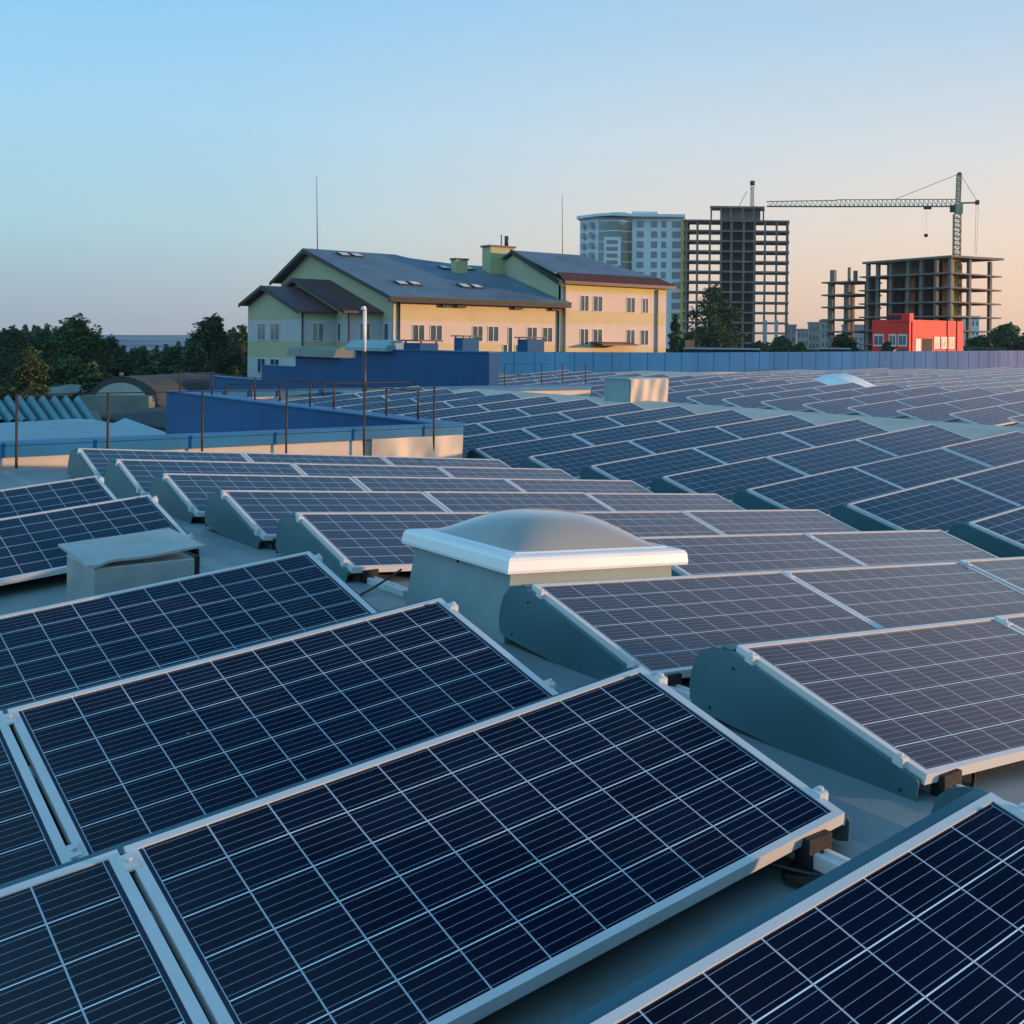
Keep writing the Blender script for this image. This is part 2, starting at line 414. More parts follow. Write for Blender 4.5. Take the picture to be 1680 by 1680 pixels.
# ------------------------------------------------------------------ setting: roof of gentle folds, terrain
TA, TB, TC = math.tan(.0995), math.tan(.0833), math.tan(.0875)
ROOF_DROP = 0.345
ridge1 = .26
def top_z(x):            # height of the panels' upper edge over the fold
    if x < -5.25: return -5.25*TA + (-5.25-x)*TA
    if x <= ridge1: return x*TA
    if x <= 5.77: return -0.0227-(x-.5272)*TB
    if x <= 11.2: return -0.4345+(x-6.0123)*TC
    for i in range(len(PRO)-1):
        (xa, za), (xb, zb_) = PRO[i], PRO[i+1]
        if x <= xb: return za+(zb_-za)*(x-xa)/(xb-xa)
    return PRO[-1][1]
PRO = [(11.2, .0195), (17.0, -.33), (22.5, .09), (28.0, -.22), (33.5, -.02), (39.0, -.20), (44.5, -.02), (50.0, -.20), (55.5, -.02), (61.0, -.2), (66.5, -.02), (72, -.2), (79, 0)]
def roof_z(x):
    if x <= 11.2: return top_z(x)-ROOF_DROP
    for (xa, za), (xb, zb_) in (((11.2, -.325), (13.0, -.130)), ((13.0, -.130), (17.0, -.61)), ((17.0, -.61), (22.5, -.19))):
        if x <= xb: return za+(zb_-za)*(x-xa)/(xb-xa)
    return top_z(x)-.275
folds = [-9, -5.25, ridge1, 5.77, 11.2, 13.0, 17.0, 22.5, 28, 33.5, 39, 44.5, 50, 55.5, 61, 66.5, 72, 78]
def roof_patch(mb, xs, y0, y1):
    def row(y, d=0): return [(x, y, roof_z(x)-d) for x in xs]
    for i in range(len(xs)-1):
        a, b = xs[i], xs[i+1]
        mb.poly([(a, y0, roof_z(a)), (b, y0, roof_z(b)), (b, y1, roof_z(b)), (a, y1, roof_z(a))])
rb = MB()
roof_patch(rb, folds[0:4], -9, 13.5)
roof_patch(rb, folds[3:6]+[16.49], -9, 27)
roof_patch(rb, [16.49]+folds[6:], -9, 48)
# outer face of the building below the roof
for (xa, ya, xb, yb) in ((-9, -9, -9, 13.5), (78, -9, 78, 48), (-9, -9, 78, -9)):
    rb.poly([(xa, ya, -.3), (xb, yb, -.3), (xb, yb, -11), (xa, ya, -11)])
o = rb.build('roof', M_roof); tag(o, kind='structure')

M_pale = mat('sunlit roof membrane', (0.60, 0.475, 0.40), 0.7, 0, 0.10, 1.0, .1, 40, dirt=.25, spec=.2)  # paler copy of the roof membrane with sunlight put into its colour
for (xa, xb) in ((11.25, 12.999), (13.0, 16.9), (22.5, 27.9), (33.5, 38.9)):
    ya = -2 if xa < 14 else 12
    for i in range(2):
        pass
    o = MB().slab([(xa, ya, roof_z(xa)+.012), (xb, ya, roof_z(xb)+.012), (xb, 26.9 if xa < 14 else 46.5, roof_z(xb)+.012), (xa, 26.9 if xa < 14 else 46.5, roof_z(xa)+.012)], .008).build('roof', M_pale)
    tag(o, kind='structure')
for (xa, xb) in ((22.5, 28), (28, 33.5), (33.5, 39), (39, 44.5), (44.5, 50), (50, 55.5), (55.5, 61), (61, 66.5), (66.5, 72)):
    ya = 38.2 if xa < 38 else 41.2
    tag(MB().slab([(xa, ya, roof_z(xa)+.03), (xb, ya, roof_z(xb)+.03), (xb, 46.59, roof_z(xb)+.03), (xa, 46.59, roof_z(xa)+.03)], .008).build('roof', M_beige), kind='structure')
def ground_z(x, y):
    t = max(0, min(1, (x-.35*max(0, y)-20)/45)); t = t*t*(3-2*t)
    return -10.5+10.0*t
gb = MB()
N = 60
def gfn(u, v):
    x = -3000+6500*u if False else None
    xs = -900*(1-u)**3*3+0
    X = -1500+5000*u**1.6; Y = -400+4800*v**2
    return (X, Y, ground_z(X, Y))
gb.grid(gfn, 120, 60)
tag(gb.build('ground', M_ground), kind='structure')
hb = MB()
def hfn(u, v):
    X = -500+1500*u; Y = 380+1300*v
    hgt = 15.8*min(1, v*1.25)**.7+.9*math.sin(X*.012+1)*v+.5*math.sin(X*.031)*v+.5*math.sin(Y*.02+X*.01)*v-(22*(v-.9)*10 if v > .9 else 0)
    return (X, Y, -11.2+hgt)
hb.grid(hfn, 90, 16)
tag(hb.build('hills', M_hill), kind='structure')

# ------------------------------------------------------------------ solar panels
proto = empty('solar_panel')
fb_ = MB(); fw = 0.026; fh = 0.038
fb_.box(0, PW, -fw, 0, -fh, 0).box(0, PW, -PL, -PL+fw, -fh, 0)
fb_.box(0, fw, -PL+fw, -fw, -fh, -.0003).box(PW-fw, PW, -PL+fw, -fw, -fh, -.0003)
frame_p = fb_.build('frame', M_alu, proto)
glass_p = MB().box(fw-.004, PW-fw+.004, -PL+fw-.004, -fw+.004, -.010, -.004).build('cell_glass', M_cell, proto)
clampmb = MB().box(-.012, .022, -.022, .022, -.040, .005).box(-.012, .022, -.018, .018, .005, .009)
clampmb.tube([(.010, 0, .008), (.010, 0, .018)], .008, 8)
clamp_p = clampmb.build('clamp', M_alu, proto)
mclamp = MB().box(-.022, .012, -.032, .032, -.004, .005).tube([(-.005, 0, .004), (-.005, 0, .016)], .008, 8)
mclamp_p = mclamp.build('clamp', M_alu, proto)
box_p = MB().box(PW/2-.06, PW/2+.06, -.20, -.10, -.036, -.0102).build('junction_box', M_rubber, proto)
def mat_at(slope, X, Y, Z, t=.232):
    ex = Vector((math.cos(slope), 0, math.sin(slope)))
    ey = Vector((-math.sin(t)*math.sin(slope), math.cos(t), math.sin(t)*math.cos(slope)))
    ez = ex.cross(ey)
    return Matrix(((ex.x, ey.x, ez.x, X), (ex.y, ey.y, ez.y, Y), (ex.z, ey.z, ez.z, Z), (0, 0, 0, 1)))
def proj(P):
    d = Vector(P)-CAM; zz = d.dot(cf)
    if zz < .1: return None
    return 1254.2+1913.9*d.dot(cr)/zz, 574.8-1913.9*d.dot(cu)/zz
def inview(M, w, m=60):
    for (a, b) in ((0, 0), (w, 0), (0, -PL), (w, -PL), (w/2, -PL/2)):
        q = proj(M @ Vector((a, b, 0)))
        if q and -m < q[0] < 1680+m and -m < q[1] < 1680+m: return True
    return False
ORD = ['zeroth', 'first', 'second', 'third', 'fourth', 'fifth', 'sixth', 'seventh', 'eighth', 'ninth', 'tenth', 'eleventh', 'twelfth', 'thirteenth',
       'fourteenth', 'fifteenth', 'sixteenth', 'seventeenth', 'eighteenth', 'nineteenth', 'twentieth'] + ['twenty-%s' % q for q in ('first', 'second', 'third', 'fourth', 'fifth', 'sixth', 'seventh', 'eighth', 'ninth')] + ['thirtieth', 'thirty-first']
def make_panel(M, label, group, clamps=(), mids=(), near=False, narrow=False):
    P = proto
    jr = random.Random(int(M[0][3]*1000)*31+int(M[1][3]*1000))
    jm = Matrix.Rotation(jr.gauss(0, .0022), 4, 'X') @ Matrix.Rotation(jr.gauss(0, .0014), 4, 'Y') @ Matrix.Rotation(jr.gauss(0, .0010), 4, 'Z')
    r = P.copy(); col.objects.link(r); r.matrix_world = M @ Matrix.Translation((0, jr.gauss(0, .003), jr.gauss(0, .002))) @ jm
    tag(r, label, 'solar panel', group)
    for ch in ((frame_p, glass_p, box_p) if near else (frame_p, glass_p)):
        c = ch.copy(); col.objects.link(c); c.parent = r
    for side, yy in clamps:
        c = clamp_p.copy(); col.objects.link(c); c.parent = r
        c.location = (PW, yy, 0) if side > 0 else (0, yy, 0)
        if side < 0: c.rotation_euler = (0, 0, math.pi)
    for yy in mids:
        c = mclamp_p.copy(); col.objects.link(c); c.parent = r
        c.location = (-.0, yy, 0)
    return r
WP = 1.6653; PITCH = 1.4959
GA = 'solar panels on the slope nearest the camera'
rows_done = []
cnt = 0
# near slope: rows end at the first ridge
for n in (0, 1, 2, 3, 5, 6):
    for k in range(3 if n < 4 else 2):
        s = .0995
        X = -(k+1)*WP*math.cos(s)+.015; Zt = X*math.tan(s)
        Mx_ = mat_at(s, X, n*PITCH, Zt+n*.0005)
        rr = {0: 'nearest', 1: 'second nearest', 2: 'third nearest', 3: 'fourth nearest', 5: 'fifth nearest', 6: 'farthest'}[n]
        kk = ['right end', 'second from the right end', 'third from the right end'][k]
        make_panel(Mx_, 'navy panel, %s of the %s row, left slope' % (kk, rr), GA,
                   clamps=[(1, -.10), (1, -.88)] if k == 0 else [], mids=[-.07, -.92] if k < 2 else [], near=n < 4)
        cnt += 1
    rows_done.append(('A', n))
# slope behind the skylight
GB = 'solar panels on the slope with the domed skylight'
for n in range(1, 9):
    for k in range(3):
        if n == 3 and k == 0: continue
        s = -.0833
        X = .5272+k*WP*math.cos(s); Zt = -.0227+(X-.5272)*math.tan(s)
        Mx_ = mat_at(s, X, .0941+n*PITCH, Zt+n*.0005)
        if not inview(Mx_, PW): continue
        make_panel(Mx_, 'panel %s from left, %s row from front, skylight slope' % (ORD[k+1], ORD[n]), GB,
                   clamps=[(-1, -.10), (-1, -.88)] if (k == 0 or (n == 3 and k == 1)) else [], mids=[-.07, -.92] if k and n < 4 else [], near=n < 3)
        cnt += 1
GC = 'solar panels on the rising slope past the first valley'
for n in range(1, 16):
    for k in range(3):
        s = .0875
        X = 6.0123+k*WP*math.cos(s); Zt = -.4345+(X-6.0123)*math.tan(s)
        Mx_ = mat_at(s, X, 3.1773+n*PITCH, Zt+n*.0005)
        if not inview(Mx_, PW): continue
        make_panel(Mx_, 'panel %s from left, %s row from front, slope past first valley' % (ORD[k+1], ORD[n]), GC)
        cnt += 1
far_list = []
for bi, X0 in enumerate((17.35, 28.2, 39.2, 50.2)):
    for n in range(0, 30):
        Y = 3.4+n*PITCH
        if Y > (37.5 if bi < 2 else 40.5): continue
        for k in range(3):
            s = .0765 if bi == 0 else .033
            X = X0+k*WP*math.cos(s); Zt = top_z(X0)+(X-X0)*math.tan(s)
            Mx_ = mat_at(s, X, Y, Zt+.012)
            if inview(Mx_, PW, 0): far_list.append(((Vector((X, Y, 0))-CAM).length, bi, n, k, Mx_))
far_list.sort(key=lambda q: q[0])
where = ['first slope beyond pale ridge', 'second slope beyond pale ridge', 'third slope beyond pale ridge', 'farthest slope at right edge']
room = 298-cnt
for i, (d, bi, n, k, Mx_) in enumerate(far_list[:room]):
    make_panel(Mx_, 'panel %s from left, %s row of %s' % (ORD[k+1], ORD[n+1], where[bi]), 'solar panels on the %s' % where[bi])
rest = far_list[room:]
if rest:
    mb1 = MB()
    for (d, bi, n, k, Mx_) in rest:
        mb1.box(0, PW, -PL, 0, -.038, 0, Mx_)
    tag(mb1.build('solar_panels', M_cell), 'mass of dark solar panels far off by the blue wall', 'solar panels', kind='stuff')
for p_ in (frame_p, glass_p, clamp_p, mclamp_p, box_p, proto): drop(p_)
print('panels', cnt, len(far_list), len(rest))

# ---- wind deflectors: rear sheet and wedge shaped end plates of each row
PLATE = [(.10, -.025), (.16, -.045), (.205, -.085), (.228, -.14), (.235, -.20), (.225, -.255), (.17, -.285), (-.30, -.318), (-.90, -.338), (-.945, -.325), (-.955, -.262), (-.945, -.250), (.02, -.022)]
def plate_bm(x0):
    return MB().prism(PLATE, x0, x0+.004, 'x')
lipm = [(.02, -.042), (.02, -.022), (-.945, -.250), (-.945, -.270)]
def deflector(M, width, label, group, near, lx=-.028):
    r = empty('wind_deflector', label=label, cat='wind deflector', group=group)
    r.matrix_world = M
    sh = MB().prism([(.014, -.02), (.058, -.012), (.238, -.285), (.243, -.30), (.232, -.30), (.052, -.02), (.016, -.028)], -.02, width+.02, 'x')
    sh.build('rear_sheet', M_plate, r)
    for x0 in (lx, width+.024):
        pb = plate_bm(x0); pb.prism(lipm, x0+.004 if x0 < 0 else x0-.018, x0+.022 if x0 < 0 else x0, 'x')
        o = pb.build('end_plate', M_plate, r)
        if near:
            sgn = -1 if x0 < 0 else 1
            for (yy, zz) in ((-.02, -.085), (.10, -.26), (-.88, -.30)):
                MB().tube([(x0+(0 if x0 < 0 else .004), yy, zz), (x0+(0 if x0 < 0 else .004)+sgn*.005, yy, zz)], .006, 8).build('bolt', M_dsteel, o)
    return r
def unslope(M):
    """frame that follows the fold but stays level across the row"""
    X, Y, Z = M.translation; ex = Vector((M[0][0], M[1][0], M[2][0]))
    ey = Vector((0, 1, 0)); ez = ex.cross(ey)
    return Matrix(((ex.x, ey.x, ez.x, X), (ex.y, ey.y, ez.y, Y), (ex.z, ey.z, ez.z, Z), (0, 0, 0, 1)))
for n in (0, 1, 2, 3, 5, 6):
    k = 3 if n < 4 else 2
    X = -k*WP*math.cos(.0995)+.015
    deflector(unslope(mat_at(.0995, X, n*PITCH, X*TA)), k*WP-.015, 'teal grey wind deflector behind the %s panel row of the left slope' % {0: 'nearest', 1: 'second', 2: 'third', 3: 'fourth', 5: 'fifth', 6: 'farthest'}[n], 'wind deflectors of the left slope', n < 3)
for n in range(1, 9):
    k0 = 1 if n == 3 else 0
    X = .5272+k0*WP*math.cos(.0833)
    deflector(unslope(mat_at(-.0833, X, .0941+n*PITCH, -.0227-(X-.5272)*TB)), (3-k0)*WP-.015, 'wedge ended wind deflector of the %s panel row on the skylight slope' % ORD[n], 'wind deflectors of the skylight slope', n < 4)
for n in range(1, 16):
    deflector(unslope(mat_at(.0875, 6.0123, 3.1773+n*PITCH, -.4345)), 3*WP-.015, 'wind deflector of the %s panel row past the first valley' % ORD[n+1], 'wind deflectors past the first valley', False)

# ---- aluminium base rails on rubber mats, and loose cables
def rail(x, y0, y1, label, mats):
    r = empty('base_rail', (x, 0, 0), label=label, cat='mounting rail', group='aluminium rails under the panel rows')
    zz = roof_z(x)
    MB().prism([(-.03, zz+.022), (.03, zz+.022), (.03, zz+.062), (.012, zz+.064), (.012, zz+.055), (-.012, zz+.055), (-.012, zz+.064), (-.03, zz+.062)], y0, y1, 'y').build('rail', M_alu, r)
    for yy in mats:
        rnd = random.Random(int(yy*100)+int(x*7))
        pts = [(.13*math.cos(a)*rnd.uniform(.75, 1.15), yy+.10*math.sin(a)*rnd.uniform(.75, 1.15)) for a in [i*math.pi/8 for i in range(16)]]
        MB().prism(pts, zz+.002, zz+.02, 'z').build('rubber_mat', M_rubber, r)
        MB().box(-.045, .045, yy+.015, yy+.075, zz+.0212, zz+.105).build('foot', M_rubber, r)
    return r
rail(-.10, -2.2, 5.2, 'aluminium rail joining the front rows of the left slope', [n*PITCH-1.00 for n in range(0, 4)])
rail(-.10, 6.3, 9.2, 'aluminium rail joining the back rows of the left slope', [n*PITCH-1.00 for n in (5, 6)])
rail(.62, -1.2, 3.18, 'aluminium rail in front of the domed skylight', [.0941+n*PITCH-1.0 for n in range(0, 3)])
rail(.62, 4.6, 12.2, 'aluminium rail behind the domed skylight', [.0941+n*PITCH-1.0 for n in range(4, 9)])
def cable(pts, r, m, label):
    P = [Vector(p) for p in pts]; out_ = []
    for i in range(len(P)-1):
        p0 = P[max(0, i-1)]; p1 = P[i]; p2 = P[i+1]; p3 = P[min(len(P)-1, i+2)]
        for s_ in range(6):
            t = s_/6
            out_.append(.5*((2*p1)+(-p0+p2)*t+(2*p0-5*p1+4*p2-p3)*t*t+(-p0+3*p1-3*p2+p3)*t**3))
    out_.append(P[-1])
    return tag(MB().tube(out_, r, 6).build('cable', m), label, 'cable')
z0 = roof_z(-1.5)+.012
cable([(-1.62, .62, roof_z(-1.6)+.10), (-1.60, .52, roof_z(-1.6)+.015), (-1.55, .38, roof_z(-1.55)+.012), (-1.52, .28, roof_z(-1.5)+.02), (-1.50, .24, roof_z(-1.5)+.09)], .006, M_bluecable, 'thin blue cable on the roof behind the bottom right panel row')
cable([(-.34, .66, roof_z(-.3)+.12), (-.22, .56, roof_z(-.2)+.05), (-.10, .44, roof_z(-.1)+.014), (.06, .42, roof_z(0)+.012), (.10, .30, roof_z(0)+.012), (-.04, .24, roof_z(-.1)+.014)], .007, M_cable, 'black cable looping on the roof beneath the big front panel end')
cable([(.95, .78, roof_z(.9)+.08), (.80, .66, roof_z(.8)+.03), (.55, .52, roof_z(.5)+.012), (.40, .56, roof_z(.4)+.012), (.46, .70, roof_z(.4)+.012), (.70, .80, roof_z(.7)+.02)], .007, M_cable, 'black cable lying by the low tip of the nearest wedge plate')
cable([(.72, 4.9, -.25), (.45, 4.75, roof_z(.4)+.04), (.15, 4.5, roof_z(.1)+.012), (.12, 4.1, roof_z(.1)+.012), (.35, 3.5, roof_z(.3)+.012)], .007, M_cable, 'black cable running along the left side of the skylight curb')

# ---- domed skylight
r = empty('skylight', (.5, 3.25, 0), label='white rimmed dome skylight on a grey curb between the panels', cat='skylight')
r.rotation_euler = (0, .075, 0)
x1, y1, zb, zt = 1.10, 1.10, -.47, .085
def ring(x0, xx1, y0, yy1, z): return [(x0, y0, z), (xx1, y0, z), (xx1, yy1, z), (x0, yy1, z)]
cb = MB(); base = ring(-.005, x1-.03, .005, y1, zb); topc = ring(.03, x1-.07, .04, y1-.04, zt-.03)
cb.v = base+topc; cb.f = [(0, 1, 5, 4), (1, 2, 6, 5), (2, 3, 7, 6), (3, 0, 4, 7), (4, 5, 6, 7)]; cb.sm = [False]*5
cb.build('curb', M_curb, r)
# flashing: sloped rim frame with rounded shoulder
prof = [(0.0, -.082), (-.018, -.080), (-.020, -.066), (-.014, -.020), (-.004, -.004), (.018, .003), (.060, .004), (.075, .012), (.090, .004)]
fm = MB()
cx0, cx1, cy0, cy1 = -.01, x1-.02, -.01, y1+.01
for (a, b) in (((cx0, cy0, 1, 1), (cx1, cy0, -1, 1)), ((cx1, cy0, -1, 1), (cx1, cy1, -1, -1)), ((cx1, cy1, -1, -1), (cx0, cy1, 1, -1)), ((cx0, cy1, 1, -1), (cx0, cy0, 1, 1))):
    bs = len(fm.v)
    for q in (a, b):
        for (o_, zz) in prof: fm.v.append((q[0]+q[2]*o_, q[1]+q[3]*o_, zt+zz))
    for i in range(len(prof)-1):
        fm.f.append((bs+i, bs+i+1, bs+len(prof)+i+1, bs+len(prof)+i)); fm.sm.append(False)
fm.build('rim', M_white, r)
dm = MB()
def dfn(u, v):
    x = cx0+.070+(cx1-cx0-.14)*u; y = cy0+.070+(cy1-cy0-.14)*v
    h = (math.sin(math.pi*u)**.62)*(math.sin(math.pi*v)**.62)
    h = max(0, (1-abs(2*u-1)**2.6))*max(0, (1-abs(2*v-1)**2.6))
    return (x, y, zt+.006+.158*h)
dm.grid(dfn, 40, 32)
dm.build('dome', M_dome, r)
for xx in (-.012,):
    MB().box(xx-.004, xx+.004, .50, .515, zt-.10, zt-.03).build('catch', M_dsteel, r)

# ---- metal vent box between the rows on the left
r = empty('roof_box', (-.857, 5.30, -.025), label='low grey metal box with a bent lid between the left panel rows', cat='roof box')
M_boxm = mat('weathered zinc', (0.34, 0.40, 0.40), 0.42, 0.35, 0.16, 3.5, .15, 14, dirt=.35)
MB().box(0, .52, 0, .60, -.45, -.085).build('casing', M_boxm, r, bevel=.012)
lid = MB()
def lfn(u, v):
    x = -.035+.60*u; y = -.035+.68*v
    zz = -.080+.035*u+.018*v+.005*math.sin(u*9)*(1-v)-.018*(1-v)*math.exp(-((u-.08)/.07)**2)
    return (x, y, zz+.012)
lid.grid(lfn, 18, 6, False)
n_ = len(lid.v)
lo = MB(); lo.v = [(a, b, c) for a, b, c in lid.v]; lo.f = list(lid.f); lo.sm = list(lid.sm)
lo_o = lo.build('lid', M_boxm, r)
md = lo_o.modifiers.new('solid', 'SOLIDIFY'); md.thickness = .014; md.offset = -1
MB().box(.521, .575, .10, .40, -.22, -.10).build('duct_opening', M_dark, r)

# ------------------------------------------------------------------ parapets
def parapet(name, x0, x1, y0, y1, zt, zb_out, zb_in, label, face_mat_in, m_out, inner):
    """wall box with blue coping; inner = which side carries the pale membrane"""
    r = empty(name, (0, 0, 0), label=label, cat='parapet')
    MB().box(x0, x1, y0, y1, zb_out, zt-.03).build('wall', m_out, r)
    MB().box(x0-.04, x1+.04, y0-.04, y1+.04, zt-.03, zt).build('coping', M_bluecap, r, bevel=.006)
    if inner == '-y':
        n = 60
        mb = MB()
        def ff(u, v):
            x = x0+.02+(x1-x0-.04)*u; zz = zb_in+(zt-.165-zb_in)*v
            return (x, y0-.012-.004*math.sin(x*5.1)-.003*math.sin(x*13), zz)
        mb.grid(ff, n, 3)
        mb.build('membrane', face_mat_in, r)
        MB().box(x0+.01, x1-.01, y0-.035, y0-.025, zt-.16, zt-.035).build('blue_trim', M_bluecap, r)
    return r
P1 = parapet('parapet', -9, 5.75, 13.55, 13.85, -.055, -11, -1.1, 'beige parapet with blue coping running left behind the near panels', M_beige, M_blue, '-y')
# crumpled membrane at its right end
mb = MB()
def cf1(u, v):
    x = 4.35+1.35*u; zz = -1.0+(.80)*v
    fold = .05*math.sin(u*13+v*2.5)*(.4+.6*(1-v))+.03*math.sin(u*29-v*4)*(1-v)
    return (x, 13.44+fold-.05*(1-v)*u, zz)
mb.grid(cf1, 60, 16); tag(mb.build('draped_membrane', M_beige), 'crumpled peach membrane hanging at the right end of the near parapet', 'membrane sheet')
P2 = parapet('parapet', 5.60, 5.90, 13.86, 27.0, -.06, -11, -.7, 'dark blue outer wall with coping receding from the near parapet corner', M_beige, M_blue, 'none')
P3 = parapet('parapet', 5.60, 17.1, 27.01, 27.31, -.085, -11, -.8, 'beige parapet with blue coping behind the middle panel rows', M_beige, M_blue, '-y')
# railing posts on the parapets
def railing(name, posts, top, rails, label, rr=.018, base=None):
    r = empty(name, posts[0], label=label, cat='railing')
    o0 = Vector(posts[0])
    for p in posts:
        q = Vector(p)-o0
        MB().tube([q, q+Vector((0, 0, top))], rr, 8).build('post', M_post, r)
    for h in rails:
        a = Vector(posts[0])-o0; b = Vector(posts[-1])-o0
        MB().tube([a+Vector((0, 0, h)), b+Vector((0, 0, h))], rr*.42, 8).build('rail', M_post, r)
    return r
railing('railing', [(x, 13.42, -.60) for x in (.214, 1.125, 2.165, 3.185, 4.22, 5.235)], 1.10, (1.09,), 'rusty railing posts standing along the near beige parapet', .014)
railing('railing', [(5.75, y, -.07) for y in (14.96, 16.07, 18.15, 19.2, 22.0, 24.6, 26.8)], .45, (.44,), 'thin rusty railing on the receding blue wall')
railing('railing', [(x, 26.93, -.55) for x in (6.8, 7.37, 8.04, 9.09, 10.2, 11.4)], .62, (.61,), 'low rusty railing before the beige rear parapet', .022)
railing('railing', [(x, 27.16, -.09) for x in (14.3, 15.5, 16.2, 17.0)], .62, (.61, .3), 'thin grey railing on the rear parapet before the blue wall', .014)
# tall chimney pipe
r = empty('flue_pipe', (10.37, 27.45, -.7), label='tall thin flue pipe, white on top and dark below, before the house', cat='flue pipe')
MB().tube([(0, 0, 0), (0, 0, 1.55)], .05, 12).build('lower_pipe', M_dsteel, r)
MB().tube([(0, 0, 1.55), (0, 0, 2.62)], .045, 12).build('upper_pipe', M_white, r)
MB().tube([(0, 0, 2.62), (-.03, -.03, 2.68), (-.10, -.08, 2.66)], .048, 10).build('cowl', M_white, r)

# covered plant box on the ridge
r = empty('plant_box', (12.6, 18.9, -.36), label='grey roof box with a draped peach front on the pale ridge', cat='roof box')
MB().box(0, 1.0, 0, .96, -.15, .70).build('casing', M_curb, r)
MB().box(-.03, 1.03, -.03, .99, .70, .735).build('lid', M_sheet, r)
mb = MB()
def cf2(u, v):
    fold = .045*math.sin(u*9+v*3)*(.3+.7*(1-v))+.03*math.sin(u*21-v*3)
    return (-.01+1.02*u, -.05+fold*.7, .02+.69*v)
mb.grid(cf2, 50, 16); mb.build('draped_sheet', M_beige, r)

# white tarpaulin humps on the far roof
for i, (x, y, s_, lb) in enumerate(((27.2, 26.6, 1.25, 'crumpled white tarpaulin lying on the far panel slope'), )):
    mb = MB()
    def tf(u, v):
        h = math.sin(math.pi*u)**.7*math.sin(math.pi*v)**.7
        return (x+(-1.0+2.0*u)*s_, y+(-1.2+2.4*v)*s_, -.50+.62*h+.05*math.sin(u*17+v*9)*h)
    mb.grid(tf, 24, 20); tag(mb.build('tarpaulin', M_tarp), lb, 'tarpaulin')

# ---- long blue wall at the far edge of the roof
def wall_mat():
    m = bpy.data.materials.new('blue sheet metal with painted lilac reflection'); m.use_nodes = True
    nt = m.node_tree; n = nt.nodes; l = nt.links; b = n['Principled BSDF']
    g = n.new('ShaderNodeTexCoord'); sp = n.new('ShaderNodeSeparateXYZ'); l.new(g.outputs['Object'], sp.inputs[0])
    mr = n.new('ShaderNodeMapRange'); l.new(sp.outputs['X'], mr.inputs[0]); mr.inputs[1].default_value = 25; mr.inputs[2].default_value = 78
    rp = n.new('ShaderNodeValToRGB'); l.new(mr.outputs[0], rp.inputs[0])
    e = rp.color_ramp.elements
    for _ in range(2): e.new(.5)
    for q, (p, c) in zip(e, [(0, (.003, .115, .30)), (.48, (.008, .13, .33)), (.74, (.08, .14, .31)), (1, (.22, .20, .32))]): q.position = p; q.color = (*c, 1)  # lilac towards the right is sky reflection painted into the blue
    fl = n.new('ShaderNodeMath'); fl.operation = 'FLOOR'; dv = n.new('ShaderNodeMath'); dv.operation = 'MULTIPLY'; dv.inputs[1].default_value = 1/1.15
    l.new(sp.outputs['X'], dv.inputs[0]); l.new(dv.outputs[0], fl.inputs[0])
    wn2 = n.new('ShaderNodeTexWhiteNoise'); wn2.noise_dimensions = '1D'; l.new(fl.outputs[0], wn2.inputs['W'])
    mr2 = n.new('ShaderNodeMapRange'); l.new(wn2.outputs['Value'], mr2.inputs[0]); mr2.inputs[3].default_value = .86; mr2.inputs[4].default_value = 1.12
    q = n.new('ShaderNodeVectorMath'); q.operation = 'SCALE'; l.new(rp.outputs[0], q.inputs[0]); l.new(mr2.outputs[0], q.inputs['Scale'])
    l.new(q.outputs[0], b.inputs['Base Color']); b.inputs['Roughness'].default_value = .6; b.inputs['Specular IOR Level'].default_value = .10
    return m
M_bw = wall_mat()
r = empty('roof_wall', (0, 0, 0), label='long blue metal wall along the far roof edge, lilac reflection painted in', cat='wall')
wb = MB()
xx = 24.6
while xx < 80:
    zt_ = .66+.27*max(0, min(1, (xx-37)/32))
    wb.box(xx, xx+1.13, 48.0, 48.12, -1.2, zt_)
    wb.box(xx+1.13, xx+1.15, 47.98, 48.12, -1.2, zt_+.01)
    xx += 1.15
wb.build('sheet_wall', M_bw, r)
MB().box(24.6, 80, 46.6, 47.97, -1.0, -.40).build('base_ledge', M_beige, r)
# stepped dark blue wall receding behind the rear parapet
r = empty('stepped_wall', (16.49, 0, 0), label='dark blue stepped wall going back in front of the yellow house', cat='wall')
steps = [(31.9, 39.1, .78), (39.1, 42.2, .70), (42.2, 48.3, .40), (48.3, 52.3, -.05), (52.3, 59.5, -.74)]
for (a, b, h) in steps:
    MB().box(0, .35, a+.003, b, -11, h).build('wall', M_blue, r)
    MB().box(-.04, .39, a+.006, b-.003, h, h+.04).build('coping', M_bluecap, r)
def shaft(x, y, w, zb_, zt_, label, d=None):
    d = d or w
    r = empty('vent_shaft', (x, y, zb_), label=label, cat='vent shaft', group='blue vent shafts with caps')
    MB().box(0, w, 0, d, 0, zt_-zb_-.06).build('shaft', M_blue, r)
    MB().box(-.12, w+.12, -.12, d+.12, zt_-zb_, zt_-zb_+.06).build('cap', M_concrete, r)
    for (a, b) in ((.03, .03), (w-.08, .03), (.03, d-.08), (w-.08, d-.08)):
        MB().box(a, a+.05, b, b+.05, zt_-zb_-.06, zt_-zb_).build('leg', M_dsteel, r)
shaft(16.6, 37.0, .7, .6, 1.12, 'blue vent shaft with white cap on the stepped wall', 1.3)
shaft(24.3, 48.3, .85, .2, 1.36, 'blue capped vent shaft at the left end of the long wall')
shaft(27.8, 48.3, .95, .2, 1.33, 'second blue capped vent shaft from left on the long wall')
